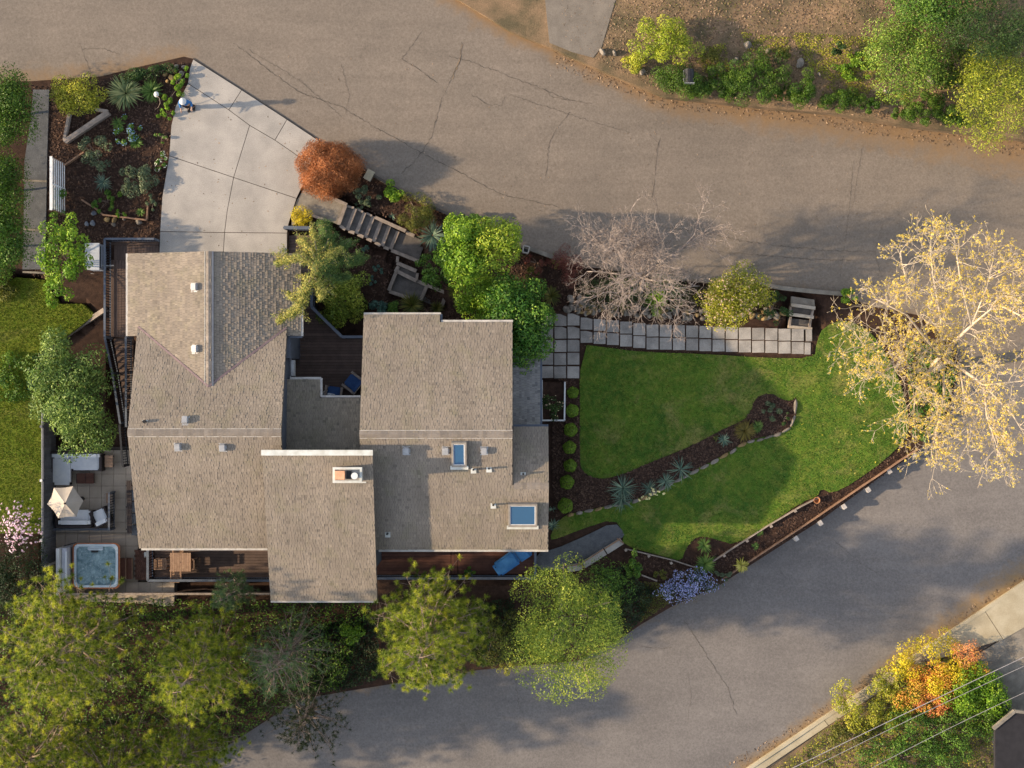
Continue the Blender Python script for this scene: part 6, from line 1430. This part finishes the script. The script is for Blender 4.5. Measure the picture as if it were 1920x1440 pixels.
pine('sparse dark pine top at the lower frame edge', 200,1460,110,9, L_PINE, needles=75, dens=1.1)

# ---- feathery light tree near the road
plant('feathery_tree', 'feathery yellow green tree between the lounger deck and the lower road', 'tree', 1062,1176,94,110,9.8, leafmat('leaf_feathery', (.04, .085, .015), (.17, .24, .03), (.46, .48, .07), trans=.35), leaf=(.11,.045), n=30000, K=130, low=1.2, sub=(.16,.28), inner=.82)
plant('small_tree', 'soft mid green low tree behind the feathery tree', 'tree', 1130,1118,48,62,2.6, L_MID, leaf=(.12,.04), n=5200, K=40, low=.4)
plant('shrub', 'dull mixed shrub between the tall pine and feathery tree', 'shrub', 920,1190,56,56,1.6, L_OLIVE, leaf=(.1,.05), n=4200, K=36)
plant('shrub', 'bright small shrub at the foot of the tall pine', 'shrub', 655,1188,26,18,1.0, L_BRIGHT, leaf=(.1,.05), n=1300, K=12)
plant('shrub', 'yellowish twiggy shrub overhanging the lower road edge', 'shrub', 952,1252,22,14,1.0, L_GOLD, leaf=(.08,.03), n=700, K=10)

# ---- weeping golden cedar
ct_ = thing('weeping_cedar', 'golden weeping cedar with drooping arms over the garage roof', 'tree', W(600,515,-.5))
def arm(pts, m, rad, n, b, leaf=.14):
    P = []; N_ = []; pts = [Vector(p) for p in pts]
    b.tube(pts, [.05-.035*i/(len(pts)-1) for i in range(len(pts))], 5)
    for i in range(n):
        t = random.random()**.85*(len(pts)-1); k = min(int(t), len(pts)-2); c = pts[k].lerp(pts[k+1], t-k); r = rad*(1.05-.45*t/(len(pts)-1))
        d = Vector((random.gauss(0, 1), random.gauss(0, 1), random.gauss(0, 1))).normalized(); o = d*r*random.random()**.4; o.z = o.z*.8-.12*random.random()
        ph = .7+.35*math.sin(t*9+i % 3); P.append(c+o*ph); N_.append(d+Vector((0, 0, .3)))
    for _ in range(4*(len(pts)-1)):
        t = random.random()*(len(pts)-1); k = min(int(t), len(pts)-2); c = pts[k].lerp(pts[k+1], t-k); a = random.uniform(0, 6.28); L = random.uniform(.35, .85); e = c+Vector((math.cos(a)*L, math.sin(a)*L, -random.uniform(.1, .5)))
        b.tube([c, e], [.012, .006], 3)
        for i in range(n//26):
            q_ = random.random(); d = Vector((random.gauss(0, 1), random.gauss(0, 1), random.gauss(0, 1))).normalized(); P.append(c.lerp(e, q_)+d*.17*random.random()**.5); N_.append(d+Vector((0, 0, .3)))
    return P, N_
b = MB(); top = W(598,500,4.6); b.tube([W(612,520,-.6), W(606,512,2), top], [.16, .12, .07], 8)
gold, gold_n, grn, grn_n = [], [], [], []
for pts, rad, n in (((top, W(565,480,4.7), W(540,487,4.4), W(518,494,4.1)), .34, 2600), ((top, W(575,535,4.6), W(562,570,4.2), W(552,588,3.9)), .46, 3200), ((W(566,545,4.5), W(548,560,4.2), W(540,548,4.0)), .3, 1100), ((W(562,575,4.2), W(545,585,3.9), W(530,598,3.7), W(521,603,3.6)), .3, 1700),
                    ((top, W(585,470,4.6), W(572,455,4.4), W(560,450,4.2)), .36, 1700), ((top, W(590,450,4.4), W(585,428,4.0)), .32, 1700), ((W(590,520,4.6), W(605,545,4.4), W(600,560,4.2)), .4, 1900), ((top, W(615,480,4.5), W(640,466,4.2)), .4, 1900)):
    P, N_ = arm(pts, None, rad, n, b); gold += P; gold_n += N_
for pts, rad, n in (((top, W(630,490,4.0), W(660,488,3.2), W(678,486,2.4)), .55, 3600), ((top, W(615,450,3.8), W(610,425,3.0), W(604,418,2.4)), .55, 2800), ((top, W(640,460,3.6), W(655,455,2.8)), .5, 2200), ((top, W(625,520,3.8), W(655,520,3.0)), .55, 2800), ((top, W(600,480,4.0), W(630,440,3.2)), .5, 2000)):
    P, N_ = arm(pts, None, rad, n, b); grn += P; grn_n += N_
b.build('trunk', BARK, ct_, smooth=True)
tr = lambda a: np.array([tuple(v) for v in a])
leafmesh('golden_foliage', tr(gold), tr(gold_n), .13, .028, L_CED, ct_); leafmesh('green_foliage', tr(grn), tr(grn_n), .13, .028, L_CEDG, ct_)

# ---- bare branching trees
def branchy(root, name, m, starts, depth, spread, seg, shrink, minr, kids=(2, 3), curl=.25, tipf=None, upb=.1):
    """recursive limbs; returns twig tips"""
    b = MB(); tips = []
    def grow(p, d, L, r, lv):
        pts = [p]; n = 3 if lv > 1 else 2; dd = d.copy()
        for i in range(n):
            dd = (dd+Vector((random.gauss(0, curl), random.gauss(0, curl), random.gauss(0, curl*.6)+upb*.3))).normalized(); pts.append(pts[-1]+dd*(L/n))
        b.tube(pts, [r*(1-.45*i/n) for i in range(n+1)], 6 if lv > 3 else (4 if lv > 1 else 3))
        if lv == 0: tips.append((pts[-1], dd)); tips.append((pts[1], dd)); return
        for k in range(random.randint(*kids)):
            at = pts[random.randint(1, n)] if k else pts[-1]
            nd = (dd+Vector((random.gauss(0, spread), random.gauss(0, spread), random.gauss(0, spread*.6)+upb))).normalized(); grow(at, nd, L*random.uniform(shrink*.8, shrink*1.15), max(minr, r*.58), lv-1)
        if random.random() < .6: tips.append((pts[-1], dd))
    for p, d, L, r, lv in starts: grow(Vector(p), Vector(d).normalized(), L, r, lv)
    b.build(name, m, root, smooth=True); return tips
bt = thing('bare_tree', 'leafless pinkish grey tree reaching over the upper road', 'tree', W(1200,560,-.5))
def dirto(a, bq): return bq-a
fork = W(1205,520,1.6); stt = []
for x, y, z, L, lv in ((1190,425,5.0,2.3,5),(1130,470,4.2,2.0,5),(1240,450,5.0,2.0,5),(1090,530,3.2,1.8,5),(1150,560,3.0,1.6,4),(1215,470,5.4,2.0,5),(1160,490,4.6,1.9,5),(1110,500,3.4,1.7,5),(1180,540,3.4,1.4,4),(1230,500,4.5,1.6,5),(1250,560,3.0,1.7,4)):
    stt.append((fork, dirto(fork, W(x, y, z)), L, .06, lv))
branchy(bt, 'crown', TWIG, stt, 5, .55, 3, .67, .0062, (3, 4), .22, upb=.10)
st2_ = []
for a, bq, L, r, lv in ((W(1205,520,1.6), W(1270,470,3.4), 2.3, .06, 0), (W(1205,520,1.6), W(1290,530,2.8), 2.4, .045, 0)): pass
lm = MB(); long_tips = []
for pts, r in (((fork, W(1240,490,2.8), W(1280,465,3.6), W(1302,440,4.2), W(1312,405,4.7), W(1321,384,5.0)), .05), ((W(1268,470,3.4), W(1300,450,4.0), W(1330,428,4.4), W(1352,424,4.6)), .035), ((W(1280,466,3.5), W(1310,456,4.0), W(1345,462,4.3)), .03), ((fork, W(1235,545,2.2), W(1275,540,2.6), W(1312,536,2.9)), .035), ((W(1230,545,2.1), W(1262,565,2.4), W(1283,590,2.5)), .03), ((W(1225,555,1.9), W(1250,590,2.1), W(1270,605,2.1)), .028), ((fork, W(1185,552,1.9), W(1150,565,2.2), W(1128,588,2.3)), .035), ((fork, W(1160,455,3.6), W(1145,435,4.2)), .03), ((fork, W(1200,470,3.5), W(1182,395,5.2)), .03)):
    pts = [Vector(p) for p in pts]; lm.tube(pts, [r*(1-.75*i/(len(pts)-1)) for i in range(len(pts))], 6)
    for p, q2 in zip(pts[:-1], pts[1:]):
        for _ in range(4): long_tips.append((p.lerp(q2, random.uniform(.2, 1)), (q2-p)))
lm.tube([W(1200,560,-.6), W(1203,540,.6), fork], [.13, .11, .08], 8); lm.build('trunk', TWIG, bt, smooth=True)
branchy(bt, 'twigs', TWIG, [(p, d.normalized()*.8+Vector((random.gauss(0, .6), random.gauss(0, .6), random.gauss(0, .3))), .6, .016, 3) for p, d in long_tips], 3, .55, 3, .7, .0065, (2, 3), .2)

mt = thing('budding_maple', 'big pale barked maple with yellow spring leaves at the lawn tip', 'tree', W(1752,690,-.6))
trunk = MB(); base = W(1752,690,-.7); fk = W(1768,672,2.2); starts = []
trunk.tube([base, base.lerp(fk, .5), fk], [.30, .25, .22], 9)
LIMB = [((fk, W(1790,640,4.0), W(1822,610,5.6), W(1870,570,7.0)), .17), ((fk, W(1800,690,3.8), W(1845,722,5.2), W(1910,715,6.6)), .15), ((fk, W(1740,640,3.8), W(1700,590,4.6), W(1640,560,5.2)), .11), ((fk, W(1765,600,4.4), W(1750,520,5.8), W(1745,470,6.6)), .11), ((fk, W(1735,700,3.2), W(1690,680,3.8), W(1650,700,4.2)), .08), ((fk, W(1770,740,3.4), W(1760,790,4.2), W(1750,830,4.8)), .10), ((W(1822,610,5.6), W(1800,520,6.8), W(1790,450,7.6)), .08), ((W(1845,722,5.2), W(1850,780,6.0), W(1870,840,6.4)), .08), ((fk, W(1700,640,3.2), W(1650,640,3.6), W(1615,650,3.8)), .06), ((W(1822,610,5.6), W(1850,540,7.0), W(1860,500,7.6)), .07), ((W(1845,722,5.2), W(1900,780,6.2), W(1930,830,6.6)), .07), ((W(1870,570,7.0), W(1920,530,7.6), W(1960,500,8)), .07), ((W(1870,570,7), W(1930,600,7.6), W(1980,620,8)), .07), ((W(1800,690,3.8), W(1810,760,5), W(1815,820,5.6)), .07), ((fk, W(1720,720,3.0), W(1712,770,3.6)), .06), ((W(1740,640,3.8), W(1705,540,5.2), W(1690,490,5.8)), .06)]
for pts, r in LIMB:
    r *= .72; pts = [Vector(p) for p in pts]; trunk.tube(pts, [r*(1-.75*i/(len(pts)-1)) for i in range(len(pts))], 7)
    for p, q2 in zip(pts[:-1], pts[1:]):
        for _ in range(6): starts.append((p.lerp(q2, random.uniform(.25, 1)), (q2-p).normalized()*.6+Vector((random.gauss(0, .6), random.gauss(0, .6), random.gauss(0, .3)+.1)), random.uniform(.6, 1.05), .018, 4))
    starts.append((pts[-1], (pts[-1]-pts[-2]).normalized(), .75, .018, 4))
trunk.build('trunk', BARKP, mt, smooth=True)
tips = branchy(mt, 'branches', BARKP, starts, 4, .5, 3, .70, .0085, (2, 3), .2, upb=.08)
TC = np.array([tuple(p) for p, d in tips]); TC = TC[rng.random(len(TC)) < .30]; TC = np.repeat(TC, 6, 0); n = len(TC); dv = rng.normal(size=(n, 3)); dv /= np.linalg.norm(dv, axis=1, keepdims=True)
leafmesh('crown', TC+dv*.045, dv+.5*rng.normal(size=(n, 3))+np.array([-.3, 0, .4]), .055, .038, L_BUD, mt)

# ---- dry worn spots in the lawn, fallen bits on paving
def blob(x, y, r): return [(x+r*math.cos(a)*random.uniform(.5, 1.1), y+r*.7*math.sin(a)*random.uniform(.5, 1.1)) for a in np.linspace(0, 6.0, 11)]
STRAW = leafmat('straw_blades', (.14, .12, .05), (.24, .20, .09), (.34, .28, .15), trans=.2)
carpet('dry_grass_spots', [blob(1330,975,14), blob(1352,985,10), blob(1262,978,8), blob(1560,880,16), blob(1670,785,22), blob(1640,760,14), blob(1150,1000,9), blob(1480,720,12), blob(1590,700,16)], 2600, STRAW, yz, (.05, .08), (.06, .02))
carpet('dry_lawn_margin', [[(1286,1032),(1318,1008),(1345,1014),(1378,1024),(1440,987),(1505,942),(1500,934),(1440,972),(1378,1008),(1345,1000),(1310,1000),(1278,1020)], [(1092,645),(1330,664),(1525,674),(1525,682),(1330,672),(1092,653)], [(1130,900),(1215,871),(1300,837),(1355,807),(1350,800),(1300,828),(1215,862),(1130,890)]], 3200, STRAW, yz, (.05, .08), (.06, .018))
chips('fallen_debris', [(345,110),(600,265),(570,340),(538,470),(300,470),(320,235)], [], 90, .03, LEAFLIT, lambda x, y: np.zeros(np.shape(x)), .082)
chips('fallen_petals', [(1560,560),(1930,500),(1930,900),(1700,850)], [], 700, .03, L_BUD, rz, .015)
chips('lawn_fallen_leaves', [(1540,640),(1690,700),(1700,820),(1600,900),(1500,800)], [], 60, .03, L_BUD, yz, .1)
chips('street_specks', [(400,90),(1040,120),(1700,260),(1900,300),(1900,480),(1100,460),(700,300)], [], 420, .022, LEAFLIT, rz, .012)

ROCKS = [(1402,85,16,12,'large pale rock high on the litter slope behind the mailbox'), (1440,95,9,7,'small grey rock on the slope just uphill of the reddish heather'), (1500,118,18,13,'broadest grey rock on the litter slope above the lone upright shrub'),
         (1205,135,11,9,'grey rock at the street edge below the yellow green shrub'), (1196,129,8,7,'smaller grey rock touching its neighbour below the yellow green shrub'), (1745,150,16,11,'wide grey rock between the soft green tree and golden conifer'),
         (1792,155,13,9,'grey rock half hidden beside the golden feathery conifer'), (1380,112,10,8,'grey rock next to the greyish twiggy shrub'), (1660,172,8,6,'small rock at the foot of the soft green spreading tree'),
         (1130,98,9,14,'upright stone at the corner of the neighbour entry paving'), (1152,100,12,6,'flat stone lying just past the neighbour entry corner stone'), (1536,140,8,6,'small rock above the gap between two low roadside shrubs')]
for x, y, w_, h_, lb in ROCKS:
    r_ = thing('rock', lb, 'rock', W(x, y, hz(x, y)), 'rocks on the litter slope'); stone(x, y, w_, h_, r_, STONE, hh=.35, zf=hz, name='boulder')
plant('shrub', 'low dark green shrub at the bank foot between mailbox hedge and spreading shrub', 'shrub', 1308,170, 24,14, .7, L_ROAD, leaf=(.09,.032), n=2600, K=18, zf=hz)
plant('shrub', 'low dark green shrub filling the bank gap past the spreading shrub', 'shrub', 1470,176, 22,14, .7, L_ROAD, leaf=(.09,.032), n=2600, K=18, zf=hz)
plant('shrub', 'dry brownish green shrub high on the bank behind the mailbox', 'shrub', 1330,108, 20,16, .7, L_OLIVE, leaf=(.09,.03), n=1600, K=14, zf=hz)
plant('shrub', 'small dark shrub at the bank foot before the golden conifer', 'shrub', 1690,214, 20,10, .6, L_ROAD, leaf=(.09,.032), n=1800, K=14, zf=hz)
